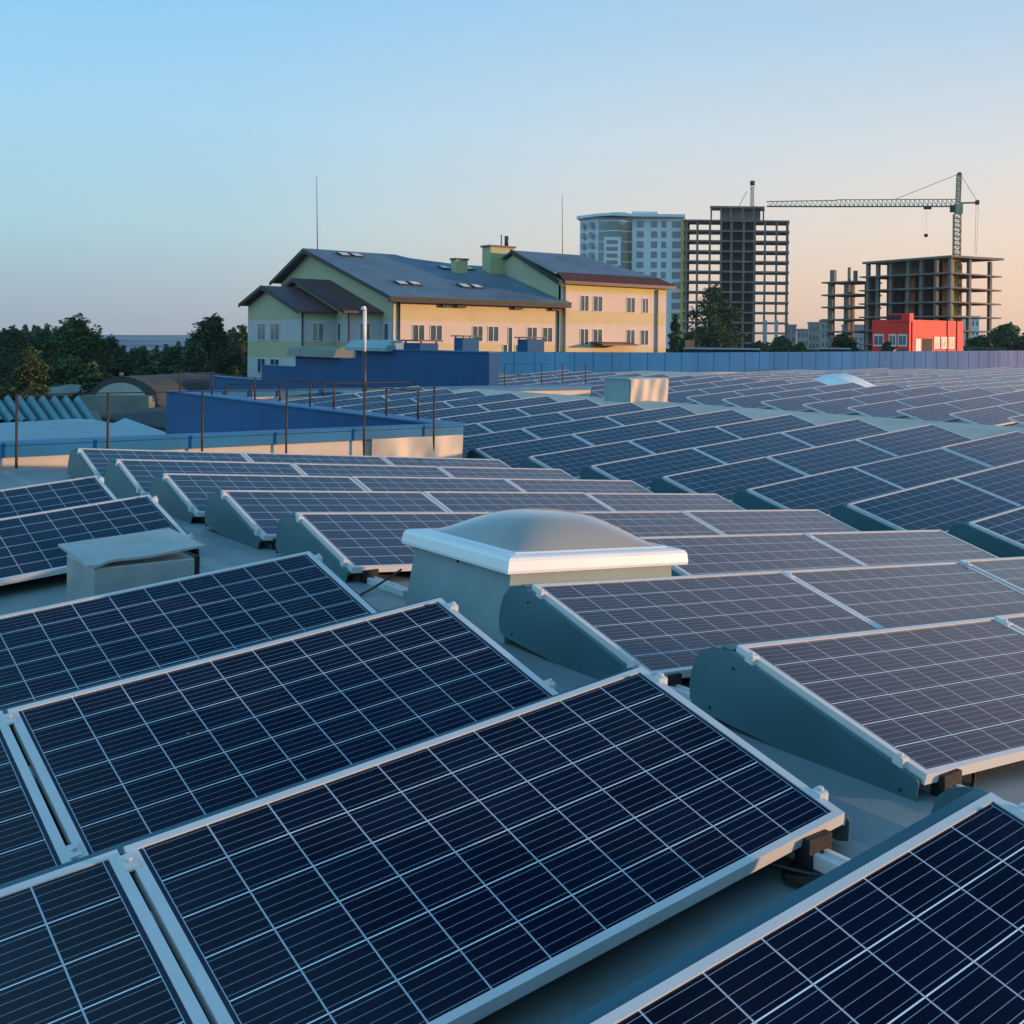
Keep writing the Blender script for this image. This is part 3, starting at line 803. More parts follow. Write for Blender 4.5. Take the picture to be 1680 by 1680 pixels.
# small grey hoods on top of the stepped wall
tag(MB().prism([(-.3, 0), (.55, 0), (.55, .30), (.1, .42), (-.15, .34), (-.3, .12)], 0, 3.6, 'y').build('duct_hood', M_sheet), 'pale rounded duct hood on the upper step of the dark blue wall', 'duct hood').location = (16.5, 38.9, .74)
tag(MB().prism([(-.3, 0), (.5, 0), (.5, .30), (.1, .42), (-.2, .30)], 0, 5.0, 'y').build('duct_hood', M_shed), 'grey duct hood on the lower step of the dark blue wall', 'duct hood').location = (16.5, 43.6, .44)

# ------------------------------------------------------------------ yellow house
def window(parent, face, c0, c1, z0, z1, plane, teal=False, panes=2):
    """window on a wall plane; face '-y': c = x, '-x': c = y"""
    t = .05
    fm, gm = MB(), MB()
    def bx(m, a, b, za, zb_, d0, d1):
        if face == '-y': m.box(a, b, plane-d1, plane-d0, za, zb_)
        else: m.box(plane-d1, plane-d0, a, b, za, zb_)
    bx(fm, c0, c1, z0-.05, z0, .0, .09); bx(fm, c0, c1, z1-t, z1, 0, .05)
    bx(fm, c0, c0+t, z0, z1-t, 0, .05); bx(fm, c1-t, c1, z0, z1-t, 0, .05)
    if panes == 2: bx(fm, (c0+c1)/2-.03, (c0+c1)/2+.03, z0, z1-t, 0, .05)
    f = fm.build('window', M_wframe, parent)
    bx(gm, c0+t, c1-t, z0, z1-t, .005, .02)
    gm.build('pane', M_paneteal if teal else M_pane, f)
house = empty('yellow_house', (0, 0, 0), label='long yellow and pink banded house with blue grey roof and brown gables', cat='house')
X0, Y0 = 41.82, 93.35
ZG = -11.5
XR = 58.6
def roofz(y): return 4.98+(y-92.6)*(9.98-4.98)/19.0 if y <= 111.6 else 9.98-(y-111.6)*.37
# main walls (gable prism)
def gable_front(y): return roofz(y)-.28
MB().prism([(Y0, ZG), (Y0, gable_front(Y0)), (111.6, 9.68), (119.3, gable_front(119.3)), (119.3, ZG)], X0, X0+.4, 'x').build('gable_wall', M_wallshade, house)
MB().box(X0+.4, XR, Y0, Y0+.4, ZG, 4.9).build('front_wall', M_wallmain, house)
MB().box(X0, X0+.35, Y0-.006, Y0+.1, ZG, 4.85).build('corner_strip', M_wallmain, house)
# main roof: front plane and rear plane, with thickness, a step down of the ridge
rf = MB()
rf.slab([(41.05, 92.35, 4.92), (59.2, 92.35, 4.92), (58.6, 104.0, 8.05), (52.4, 107.9, 9.02), (50.3, 111.3, 9.9), (41.05, 111.6, 9.98)], .16)
rf.slab([(41.05, 111.6, 9.98), (50.3, 111.3, 9.9), (50.3, 121, 7.0), (41.05, 120.2, 7.0)], .16)
rf.slab([(50.3, 111.3, 9.9), (52.4, 107.9, 9.02), (58.6, 107.9, 8.98), (62, 107.9, 8.98), (62, 118, 6.2), (50.3, 121, 7.0)], .16)
rf.slab([(52.4, 107.9, 9.02), (58.6, 104, 8.05), (58.6, 107.9, 9.02)], .16)
mroof = rf.build('roof', M_slate, house)
MB().prism([(92.30, 4.60), (92.30, 4.86), (111.6, 9.93), (120.3, 6.95), (120.3, 6.62), (111.6, 9.55)], 40.98, 41.10, 'x').build('verge_board', M_black, house)
MB().box(41.1, 59.1, 92.28, 92.42, 4.42, 4.90).build('fascia', M_black, house)
MB().box(41.3, 59.0, 92.42, Y0, 4.42, 4.60).build('soffit', M_bronze, house)
for q in (46.2, 47.6, 53.4, 57.4):
    MB().box(q, q+.9, Y0-.35, Y0, 4.12, 4.40).build('bracket', M_black, house)
def roof_window(xc, yc, n=1):
    s_ = math.atan(5.0/19)
    e = MB()
    Mx = Matrix.Translation((xc, yc, roofz(yc)+.02)) @ Matrix.Rotation(s_, 4, 'X')
    for i in range(n):
        e.box(i*1.25, i*1.25+.95, -.7, .7, 0, .14, Mx)
    f = e.build('roof_window', M_black, house)
    g = MB()
    for i in range(n): g.box(i*1.25+.1, i*1.25+.85, -.55, .5, .145, .165, Mx)
    g.build('pane', M_wframe, f)
for a in ((43.6, 109.2, 2), (43.9, 97.3, 2), (50.1, 97.3, 2), (52.3, 105.5, 1), (55.0, 105.8, 1)): roof_window(*a)
ch = MB().box(53.0, 54.3, 103.6, 104.6, 7.6, 9.2).build('chimney', M_limeplaster, house)
MB().box(52.9, 54.4, 103.5, 104.7, 9.2, 9.35).build('cap', M_black, ch)
ch = MB().box(57.0, 59.7, 103.9, 105.6, 7.6, 10.75).build('chimney', M_limeplaster, house)
MB().box(56.85, 59.85, 103.75, 105.75, 10.75, 10.93).build('cap', M_brown, ch)
MB().tube([(59.2, 104.6, 10.93), (59.2, 104.6, 12.0)], .2, 10).build('flue', M_dsteel, ch)
MB().tube([(58.6, 104.6, 10.93), (58.6, 104.6, 12.1)], .06, 8).build('flue', M_dsteel, ch)
# windows of the main front
for (a, b) in ((43.55, 44.70), (45.2, 46.36), (49.3, 50.36), (50.86, 51.97), (54.95, 56.02), (56.6, 57.7)):
    window(house, '-y', a, b, 1.18, 2.55, Y0)
window(house, '-y', 52.9, 53.4, .1, 2.5, Y0, panes=1)
window(house, '-y', 52.4, 52.9, .2, .9, Y0, panes=1); window(house, '-y', 53.7, 54.4, .2, .9, Y0)
window(house, '-x', 94.2, 95.1, 1.08, 2.62, X0, panes=1)
for q in (42.3, 58.3): MB().tube([(q, Y0-.12, 4.4), (q, Y0-.12, -6)], .09, 8).build('downpipe', M_dsteel, house)
# right wing, taller
rw = house
MB().box(XR, 71.25, Y0-.05, Y0+.4, ZG, 6.9).build('front_wall', M_wallright, rw)
MB().box(70.85, 71.25, Y0+.4, 110.5, ZG, 6.9).build('side_wall', M_wallright, rw)
MB().prism([(Y0, 4.0), (Y0, 7.0), (101.9, 10.0), (110.5, 7.0), (110.5, 4.0)], XR, XR+.35, 'x').build('gable_wall', M_wallshade, rw)
rf = MB()
rf.slab([(58.2, 93.9, 7.85), (70.7, 93.9, 7.85), (66.2, 101.9, 10.35), (58.2, 101.9, 10.35)], .14)
rf.slab([(58.2, 101.9, 10.35), (66.2, 101.9, 10.35), (70.7, 110.2, 7.6), (58.2, 110.2, 7.6)], .14)
rf.slab([(66.2, 101.9, 10.35), (70.7, 93.9, 7.85), (71.9, 92.8, 7.15), (71.9, 110.8, 7.15), (70.7, 110.2, 7.6)], .14)
rf.build('roof', M_slate, rw)
sk = MB(); sk.slab([(58.6, 92.65, 6.98), (72.0, 92.65, 6.98), (70.72, 93.92, 7.88), (58.6, 93.92, 7.88)], .12)
sk.box(58.6, 72.0, 92.6, 92.7, 6.72, 7.02)
sk.build('eaves_skirt', M_bronze, rw)
MB().box(58.95, 71.6, 92.7, Y0-.05, 6.72, 6.85).build('soffit', M_limeplaster, rw)
MB().prism([(92.8, 6.55), (92.8, 6.95), (101.9, 10.45), (101.9, 10.02)], 58.05, 58.22, 'x').build('verge_board', M_black, rw)
for (a, b) in ((60.77, 61.75), (62.25, 63.36), (66.25, 67.3), (68.18, 68.94)): window(rw, '-y', a, b, 4.22, 5.72, Y0-.05)
for (a, b) in ((60.77, 61.75), (62.25, 63.36), (66.25, 67.3), (68.0, 69.0)): window(rw, '-y', a, b, .98, 2.5, Y0-.05)
for q in (58.95, 70.0): MB().tube([(q, Y0-.2, 6.6), (q, Y0-.2, -6)], .10, 8).build('downpipe', M_shed, rw)
MB().slab([(62.0, 91.2, 1.0), (66.3, 91.2, 1.0), (66.3, Y0-.05, 1.25), (62.0, Y0-.05, 1.25)], .12).build('porch_roof', M_bronze, rw)
# projecting volumes on the gable side
def wing(xa, xb, ya, yb, ez, pk, pz, over):
    sl = (pz-ez)/(pk-(ya-over))
    MB().prism([(ya, ZG), (ya, ez+over*sl-.2), (pk, pz-.3), (yb, pz-.3-(yb-pk)*sl), (yb, ZG)], xa, xb, 'x').build('wing_wall', M_wallshade, house)
    w = MB()
    w.slab([(xa-.6, ya-over, ez), (xb, ya-over, ez), (xb, pk, pz), (xa-.6, pk, pz)], .16)
    w.slab([(xa-.6, pk, pz), (xb, pk, pz), (xb, yb+over, pz-(yb+over-pk)*sl), (xa-.6, yb+over, pz-(yb+over-pk)*sl)], .16)
    w.build('wing_roof', M_brown, house)
    MB().prism([(ya-over-.02, ez-.28), (ya-over-.02, ez+.03), (pk, pz+.03), (yb+over, pz-(yb+over-pk)*sl+.03), (yb+over, pz-(yb+over-pk)*sl-.28), (pk, pz-.32)], xa-.72, xa-.602, 'x').build('verge_board', M_black, house)
wing(36.175, 38.985, 98.74, 112.2, 3.62, 106.9, 5.98, .55)
wing(38.99, X0-.005, 95.78, 117.5, 3.62, 106.9, 6.78, .55)
window(house, '-x', 107.54, 109.56, 1.10, 2.60, 36.175); window(house, '-x', 104.1, 106.3, 1.10, 2.60, 36.175)
window(house, '-x', 107.54, 109.56, -1.95, -.62, 36.175); window(house, '-x', 104.1, 106.3, -1.95, -.62, 36.175)
window(house, '-y', 36.95, 37.98, 1.06, 2.62, 98.74, teal=True)
window(house, '-x', 97.5, 98.2, 1.07, 2.6, 38.99, panes=1)
window(house, '-y', 39.9, 40.85, 1.08, 2.62, 95.78)
for (x, y) in ((36.1, 98.66), (38.9, 95.7)): MB().tube([(x, y, 3.5), (x, y, -6)], .08, 8).build('downpipe', M_post, house)
for (x, y, za, zb_, lb) in ((42.3, 111.2, 9.9, 17.0, 'tall thin lightning rod on the left gable ridge'), (66.0, 104.6, 9.0, 16.9, 'thin lightning rod behind the right wing roof')):
    o = tag(MB().tube([(x, y, za), (x-.15, y, zb_)], .045, 6, .02).build('lightning_rod', M_dsteel), lb, 'lightning rod')

# ------------------------------------------------------------------ distant grey tower with green glass bow
def local(org_px_depth=None): pass
FR = Vector((cr.x, cr.y, 0)).normalized(); FF = Vector((cf.x, cf.y, 0)).normalized()
ANG = math.atan2(FR.y, FR.x)
def hx(u, d): return (u-1254.2)/1913.9*d          # metres to the right of the camera axis
def hz(v, d, u=1254): return CAM.z+(565+(u-1254)*.0112-v)/1913.9*d
def frame_at(name, d, label, cat, group=None):
    e = empty(name, (CAM.x+FF.x*d, CAM.y+FF.y*d, 0), ANG, label, cat, group); return e
D = 375
t = frame_at('apartment_tower', D, 'tall pale grey tower with bowed green glass bay behind the yellow house', 'tower')
x = lambda u: hx(u, D)
MB().prism([(x(978), 1.5), (x(1120), 0), (x(1120), 22), (x(945), 22), (x(942), 9)], -8, hz(358, D), 'z').build('facade', M_hotel, t)
bow = [(x(979)+(x(1036)-x(979))*i/10, 1.2-3.5*math.sin(math.pi*i/10)) for i in range(11)]
MB().prism(bow+[(x(1036), 3), (x(979), 3)], -8, hz(362, D), 'z').build('glass_bow', M_greenglass, t)
MB().prism([(x(976), -.4), (x(1005), -4.0), (x(1037), -1.5), (x(1122), -1.5), (x(1122), 23), (x(938), 23), (x(937), 8)], hz(358, D), hz(353.5, D), 'z').build('cornice', M_hotel, t)
for (a, b, h) in ((997, 1021, 347), (1031, 1074, 345.5), (1106, 1118, 350)):
    MB().box(x(a), x(b), 6, 14, hz(353.5, D), hz(h, D)).build('plant_room', M_hotel, t)
MB().box(x(992), x(1019), -3.9, -2.2, hz(440, D), hz(393, D)).build('balcony_stack', M_hotel, t)
for i in range(4): MB().box(x(996), x(1014), -4.02, -3.9, hz(404+i*11, D), hz(398+i*11, D)).build('balcony_glazing', M_panefar, t)
fl = MB()
for i in range(13): fl.prism([(p[0], p[1]-.06) for p in bow]+[(x(1036), 1), (x(979), 1)], hz(366+i*16.7, D), hz(364.6+i*16.7, D), 'z')
fl.build('spandrel', M_hotel, t)
wm = MB().box(0, 1, -.08, .1, 0, 2.0)
w0 = wm.build('window', M_panefar, t)
for (uc, ww) in ((1048, 2.2), (1071, 2.0), (1087, 1.6), (1108, 2.8)):
    for i in range(13):
        o = put(w0); o.parent = t; o.location = (x(uc)-ww/2, (1120-uc)/142*1.5-.03, hz(374.5+i*16.7, D)); o.scale = (ww, 1, 1)
for i in range(12):
    for uc, ww in ((967, 2.2), (951, 1.8)):
        o = put(w0); o.parent = t; f_ = (978-uc)/36; o.location = (x(uc)-ww/2, 1.5+7.5*f_-.3, hz(376+i*16.7, D)); o.scale = (ww, 1, 1)
        o.rotation_euler = (0, 0, -math.atan2(7.5, x(978)-x(942)))
drop(w0)

# ------------------------------------------------------------------ concrete tower skeleton
D = 370
t = frame_at('concrete_frame_tower', D, 'tall unfinished concrete frame tower with open floors against the sky', 'unfinished building')
cols_px = [1124, 1142, 1162.5, 1181, 1198, 1218, 1236, 1253, 1272, 1290]
dep_ = 11
fz = [hz(361+i*16.7, D) for i in range(13)]
for i, zz in enumerate(fz):
    MB().box(x0_ := hx(1119, D), hx(1293, D), 0, dep_, zz-.55, zz).build('floor_slab', M_concrete, t)
for yy in (.2, dep_-.9):
    for u in (cols_px if yy < 1 else cols_px[::3]):
        MB().box(hx(u, D)-.35, hx(u, D)+.35, yy, yy+.7, -9, fz[0]-.56).build('column', M_concrete, t)
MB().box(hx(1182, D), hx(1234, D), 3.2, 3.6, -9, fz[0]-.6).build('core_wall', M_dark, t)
MB().box(hx(1115, D), hx(1120, D), .3, dep_, 0, fz[0]-.1).build('sunlit_side', M_sunwall, t)
ph = MB().box(hx(1162, D), hx(1252, D), 1.5, 9, hz(341, D), hz(337.5, D)).build('penthouse', M_concrete, t)
for u in (1164, 1180, 1196, 1216, 1234, 1250):
    MB().box(hx(u, D)-.25, hx(u, D)+.25, 1.6, 2.0, fz[0], hz(341, D)-.01).build('penthouse_column', M_concrete, ph)
MB().box(hx(1180, D), hx(1245, D), 4, 4.3, fz[0], hz(341, D)-.02).build('penthouse_wall', M_concrete, ph)
MB().box(hx(1252, D), hx(1258, D), -.1, 0, -9, hz(525, D)).build('pier', M_far, t)
MB().box(hx(1270, D), hx(1276, D), -.15, 0, -9, hz(525, D)).build('pier', M_far, t)
# mast on its roof
def lattice(mb, p0, p1, w, n, r=.10, up=Vector((0, 0, 1)), side=None):
    p0, p1 = Vector(p0), Vector(p1); ax = (p1-p0).normalized()
    s1 = side or ax.cross(up).normalized(); s2 = ax.cross(s1).normalized()
    cs = [s1*w/2+s2*w/2, -s1*w/2+s2*w/2, -s1*w/2-s2*w/2, s1*w/2-s2*w/2]
    for c in cs: mb.tube([p0+c, p1+c], r, 4)
    for i in range(n):
        a = p0.lerp(p1, i/n); b = p0.lerp(p1, (i+1)/n)
        for k in range(4):
            c, d = cs[k], cs[(k+1) % 4]
            mb.tube([a+c, b+d] if i % 2 else [a+d, b+c], r*.6, 3)
            mb.tube([a+c, a+d], r*.6, 3)
m_ = frame_at('roof_mast', D+4, 'short pale lattice mast with a dark head on the frame tower roof', 'mast')
mb = MB(); lattice(mb, (hx(1231.5, D+4), 0, hz(338, D)), (hx(1231.5, D+4), 0, hz(302, D)), 1.0, 9, .12, up=Vector((0, 1, 0)))
mb.build('lattice', M_far, m_)
MB().tube([(hx(1231.5, D+4), 0, hz(301, D)), (hx(1231.5, D+4), 0, hz(294, D))], .8, 10).build('head', M_dsteel, m_)
MB().tube([(hx(1222, D+4), 0, hz(312, D)), (hx(1210, D+4), 0, hz(336, D))], .08, 4).build('stay', M_dsteel, m_)

# ------------------------------------------------------------------ half built block at right
CX, CY = 188.16, 149.07
t = empty('half_built_block', (CX, CY, 0), label='half built concrete block with brick infill below the tower crane', cat='unfinished building')
fl_z = [19.6, 16.45, 13.45, 10.5, 7.55, 4.6, 1.6]
for i, zz in enumerate(fl_z):
    if i == 0: MB().slab([(-.8, -.8, zz+.3), (17.2, -.8, zz+.7), (17.2, 10, zz+.7), (9, 24, zz+.2), (-.8, 24, zz)], .45).build('roof_slab', M_concrete, t)
    else:
        MB().box(-.6, 16.8, -.6, 10, zz-.3, zz).build('floor_slab', M_concrete, t)
        MB().box(-.6, 9, 10.01, 25, zz-.3, zz).build('floor_slab', M_concrete, t)
for i, zz in enumerate(fl_z[2:]):
    pass
for (a, b) in ((0, 0), (6.2, 0), (13.4, 0), (0, 3.7), (0, 7.6), (0, 11.2), (0, 16.1), (0, 19.9), (0, 22.8), (6.2, 8), (13.4, 8), (8, 22.8), (8, 16)):
    MB().box(a-.1, a+.65, b-.1, b+.65, -3, fl_z[0]-.2).build('column', M_concrete, t)
zcore = -3
MB().box(3.0, 5.2, 2.0, 2.4, zcore, 19.3).build('partition', M_sunwall, t)
MB().box(5.2, 5.6, 2.4, 22, zcore, 19.3).build('partition', M_concrete, t)
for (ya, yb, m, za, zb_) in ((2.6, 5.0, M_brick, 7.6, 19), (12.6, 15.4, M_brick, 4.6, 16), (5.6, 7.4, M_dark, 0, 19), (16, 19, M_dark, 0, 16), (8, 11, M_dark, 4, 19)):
    MB().box(3.6, 4.0, ya, yb, za, zb_).build('infill', m, t)
MB().box(.6, 3.2, 23.2, 23.6, -3, 16).build('partition', M_concrete, t)
# lower left part
for zz in (15.5, 12.65, 9.9, 7.1, 4.4):
    MB().box(-1.8, 7, 25.02, 35.5, zz-.35, zz).build('floor_slab', M_concrete, t)
for (a, b) in ((-.6, 33.2), (-.6, 28.2), (6, 33.2), (6, 28)):
    MB().box(a, a+.9, b, b+1.4, -3, 15.1).build('column', M_concrete, t)
MB().box(-.6, 0.3, 32.8, 34.0, 15.5, 18.2).build('column_stub', M_concrete, t)
MB().box(-.6, -.1, 28.0, 28.5, 15.5, 18.6).build('column_stub', M_concrete, t)
MB().box(-.6, .2, 26.2, 26.8, 15.5, 17.8).build('column_stub', M_concrete, t)

# ------------------------------------------------------------------ tower crane
D = 250
t = frame_at('tower_crane', D, 'tower crane with long jib reaching left above the half built block', 'crane')
px = lambda u: hx(u, D); pz = lambda v, u=1500: hz(v, D, u)
mb = MB(); lattice(mb, (px(1568), 0, -3), (px(1568), 0, pz(350)), 1.5, 34, .13, up=Vector((0, 1, 0))); mb.build('mast', M_steel, t)
MB().box(px(1564), px(1576), -.9, .9, pz(350), pz(334)).build('slewing_cab', M_steel, t)
MB().box(px(1556), px(1563.5), -.8, .6, pz(347), pz(336)).build('cabin', M_dsteel, t)
mb = MB(); lattice(mb, (px(1569), 0, pz(334)), (px(1570.5), 0, pz(284)), .9, 12, .12, up=Vector((0, 1, 0))); mb.build('apex', M_steel, t)
MB().box(px(1568), px(1573), -.4, .4, pz(286), pz(282)).build('apex_head', M_dsteel, t)
mb = MB()
def jib(u0, u1, top0, top1, bot0, bot1, n):
    for i in range(n):
        f0, f1 = i/n, (i+1)/n
        A = Vector((px(u0+(u1-u0)*f0), 0, pz(top0+(top1-top0)*f0))); B = Vector((px(u0+(u1-u0)*f1), 0, pz(top0+(top1-top0)*f1)))
        for sy in (-.6, .6):
            a = Vector((A.x, sy, pz(bot0+(bot1-bot0)*f0))); b = Vector((B.x, sy, pz(bot0+(bot1-bot0)*f1)))
            mb.tube([a, b], .10, 4); mb.tube([A, a], .06, 3); mb.tube([a, B], .06, 3)
        mb.tube([A, B], .10, 4)
        mb.tube([(A.x, -.6, a.z), (A.x, .6, a.z)], .05, 3)
jib(1565, 1369, 326, 329, 337.5, 340, 26)
jib(1369, 1255, 330, 333, 340, 341, 14)
mb.build('jib', M_steel, t)
mb = MB(); mb.tube([(px(1574), -.5, pz(332)), (px(1601), -.5, pz(331))], .13, 4); mb.tube([(px(1574), .5, pz(332)), (px(1601), .5, pz(331))], .13, 4)
mb.build('counter_jib', M_steel, t)
MB().box(px(1597.5), px(1603), -.7, .7, pz(334), pz(327.5)).build('counterweight', M_dsteel, t)
mb = MB()
mb.tube([(px(1570.5), 0, pz(284)), (px(1467), 0, pz(326.5))], .05, 4); mb.tube([(px(1572), 0, pz(285)), (px(1600), 0, pz(328))], .05, 4)
mb.tube([(px(1598.5), 0, pz(334)), (px(1597.5), 0, pz(416))], .035, 4); mb.tube([(px(1602.5), 0, pz(334)), (px(1600), 0, pz(416))], .035, 4)
mb.build('cable', M_dsteel, t)
MB().box(px(1513), px(1525), -.7, .7, pz(342.5), pz(338.5)).build('trolley', M_dsteel, t)
mb = MB(); mb.tube([(px(1516.5), 0, pz(342)), (px(1517), 0, pz(386))], .018, 3); mb.build('cable', M_dsteel, t)
MB().tube([(px(1517), 0, pz(388.5)), (px(1517), 0, pz(386.5)), (px(1517), 0, pz(383.5))], .30, 10, .5).build('hook_block', M_dsteel, t)

# ------------------------------------------------------------------ red building
RX, RY = 105.11, 89.49
t = empty('red_building', (RX, RY, 0), label='bright red low building with white windows behind the blue wall', cat='building')
MB().box(0, 10.4, 0, 6.0, -4, 4.35).build('wall', M_red, t)
MB().box(-.15, .6, -.15, 3.2, 4.1, 5.1).build('raised_parapet', M_red, t)
MB().box(-.2, 2.0, 1.2, 3.4, 4.36, 4.9).build('roof_block', M_dark, t)
for q in (.45, 7.2, 9.1): MB().box(q, q+.25, -.12, 0, -3, 4.35).build('pilaster', M_red, t)
MB().box(1.15, 2.1, -.06, .02, .2, 2.05).build('door', M_wframe, t)
MB().box(2.5, 4.3, -.05, .02, .2, 2.1).build('doorway', M_dark, t)
def rwin(a, b, face):
    f = MB(); g = MB()
    if face == 'y':
        f.box(a, b, -.08, 0, .9, 2.35); g.box(a+.15, (a+b)/2-.05, -.1, -.08, 1.1, 2.2).box((a+b)/2+.05, b-.15, -.1, -.08, 1.1, 2.2)
    else:
        f.box(-.08, 0, a, b, 1.1, 2.6); g.box(-.1, -.08, a+.15, (a+b)/2-.05, 1.3, 2.4).box(-.1, -.08, (a+b)/2+.05, b-.15, 1.3, 2.4)
    w = f.build('window', M_wframe, t); g.build('pane', M_pane, w)
for a in (4.6, 6.0, 7.5): rwin(a, a+1.1, 'y')
rwin(4.0, 5.7, 'x'); rwin(2.0, 3.2, 'x'); rwin(.3, 1.7, 'x')

# car and sheds just behind the blue wall
c = frame_at('parked_car', 118, 'black parked car roof showing before the red building', 'car')
cx_ = hx(1478, 118)
body = [(-1.0, -.3), (1.0, -.3), (1.0, .2), (.85, .32), (.62, .62), (-.50, .66), (-.80, .36), (-1.0, .2)]
MB().prism([(cx_+a*1.0, .15+b) for a, b in body], -.8, .8, 'y').build('body', M_car, c, bevel=.05)
MB().prism([(cx_+.78, .50), (cx_+.58, .72), (cx_-.46, .76), (cx_-.72, .53)], -.82, .82, 'y').build('side_window', M_pane, c)
for s_ in (-.62, .62): MB().tube([(cx_+s_, -.84, -.2), (cx_+s_, .84, -.2)], .3, 14).build('wheel', M_rubber, c)
def lowbox(name, d, u0, u1, v0, v1, m, label, cat, depth=4, rm=None):
    e = frame_at(name, d, label, cat)
    MB().box(hx(u0, d), hx(u1, d), 0, depth, -3, hz(v0, d, u0)-.12).build('wall', m, e)
    MB().box(hx(u0, d)-.2, hx(u1, d)+.2, -.3, depth+.2, hz(v0, d, u0)-.12, hz(v0, d, u0)).build('roof', rm or m, e)
    return e
lowbox('shed', 95, 1125, 1243, 570, 580, M_darkroof, 'long low grey shed roof before the concrete frame tower', 'shed', 5, M_sheet)
lowbox('shed', 97, 1345, 1391, 570, 580, M_darkroof, 'small pale flat shed roof left of the red building', 'shed', 3, M_far)
lowbox('container', 120, 1594, 1645, 570, 580, M_greenbox, 'green container roof at the right of the red building', 'container', 2.5)
r = frame_at('banner', 150, 'small orange and white banner on a pole beside the dark tree', 'banner')
MB().box(hx(1124, 150), hx(1140, 150), 0, .06, hz(571, 150), hz(559, 150)).build('cloth', M_brick, r)
MB().tube([(hx(1140, 150), 0, -4), (hx(1140, 150), 0, hz(555, 150))], .06, 6).build('pole', M_dsteel, r)

# distant apartment blocks
def block(d, u0, u1, v0, label, nx, ny, m=M_far, depth=12):
    e = frame_at('distant_block', d, label, 'building', 'pale apartment blocks on the horizon')
    MB().box(hx(u0, d), hx(u1, d), 0, depth, -9, hz(v0, d, u0)).build('wall', m, e)
    MB().box(hx(u0, d)-.3, hx(u1, d)+.3, -.3, depth+.3, hz(v0, d, u0), hz(v0, d, u0)+.5).build('roof', m, e)
    W = (hx(u1, d)-hx(u0, d)); 
    for i in range(nx):
        for j in range(ny):
            xx = hx(u0, d)+W*(i+.25)/nx; zz = hz(v0, d, u0)-1.2-j*3.1
            MB().box(xx, xx+W/nx*.5, -.05, .1, zz-1.5, zz).build('window', M_panefar, e)
block(430, 1289, 1306, 534, 'small pale block just right of the frame tower', 2, 3)
block(450, 1308, 1327, 541, 'low pale block second right of the frame tower', 3, 2)
block(420, 1327, 1349, 530, 'pale apartment block left of the half built block', 4, 4)
block(400, 1347, 1366, 526, 'taller pale apartment block beside the half built block', 3, 4)
block(440, 1384, 1432, 534, 'wide pale block seen through the half built block', 6, 3)
block(380, 1586, 1606, 520, 'blue grey block behind the right columns of the half built block', 3, 4, M_hotel)

# ------------------------------------------------------------------ low roofs beyond the parapet at left
r = empty('lower_roof', (0, 0, 0), label='pale blue flat sheet roof below the near parapet at left', cat='roof')
MB().slab([(-12, 18, -1.55), (5.2, 18, -1.55), (6.35, 37.0, -1.30), (5.9, 37.4, -1.28), (-12, 34, -1.55)], .2).build('sheet', M_sheet, r)
MB().slab([(5.21, 27.5, -1.62), (6.64, 30.66, -1.33), (7.15, 37.0, -1.28), (6.5, 36.6, -1.5), (6.36, 36.9, -1.31)], .12).build('sheet', M_sheet, r)
MB().box(-12, 5.0, 18.5, 33.5, -11, -1.8).build('wall', M_darkroof, r)
MB().box(-14, 7.5, 37.6, 40, -11, -2.0).build('eave_wall', M_brown, r)
# sawtooth corrugated rooflight
r = empty('rooflight', (0, 0, 0), label='row of teal corrugated rooflight humps at the left edge', cat='rooflight')
tops = [(10.18-.49*2.0, 75.79+.45*2.0, -2.5)]
for i in range(9):
    a = Vector((9.69+.485*i-.0, 76.25-.45*i, -2.35)); b = Vector((8.9+.425*i, 66.5-.4*i, -3.15))
    w = Vector((.25, -.22, 0))
    mb = MB()
    def sf(u, v, a=a, b=b, w=w):
        p = a.lerp(b, v); h = (math.sin(math.pi*u))**.7*.62
        return p+w*(u*2-1)*1.0+Vector((0, 0, h-.45))
    mb.grid(sf, 10, 8)
    mb.build('hump', M_corr, r)
MB().slab([(0, 66, -3.62), (12.6, 61.8, -3.62), (14.4, 72, -2.98), (0, 80, -2.98)], .3).build('base', M_brown, r)
MB().slab([(-8, 44, -3.9), (12.6, 43, -3.9), (13, 62, -3.6), (-8, 66, -3.6)], .2).build('lower_deck', M_darkroof, r)
# arched hangar
D = 88
r = frame_at('arched_hangar', D, 'arched hangar with dark roof and pale end wall before the trees', 'hangar')
r.rotation_euler = (0, 0, ANG)
xc = hx(200, D); hw = hx(262, D)-hx(200, D)-.1
def arcp(k, s=1.0, n=16): return [(xc+hw*s*math.cos(math.pi*i/n)*1.0, -4.2+(hz(617, D, 200)+4.2)*s*math.sin(math.pi*i/n)) for i in range(n+1)]
MB().prism(arcp(0)+[], .0, 14, 'y').build('roof', M_darkroof, r)
MB().prism([(a, b) for a, b in arcp(0, .80)], -.15, -.01, 'y').build('end_wall', M_far, r)
MB().box(xc-hw*.95, xc+hw*.98, -1.2, -.16, -8, -3.2).build('base_wall', M_shed, r)
MB().tube([(xc, -.05, hz(617, D, 200)-.05), (xc, -.05, hz(611, D, 200))], .14, 8).build('vent', M_shed, r)
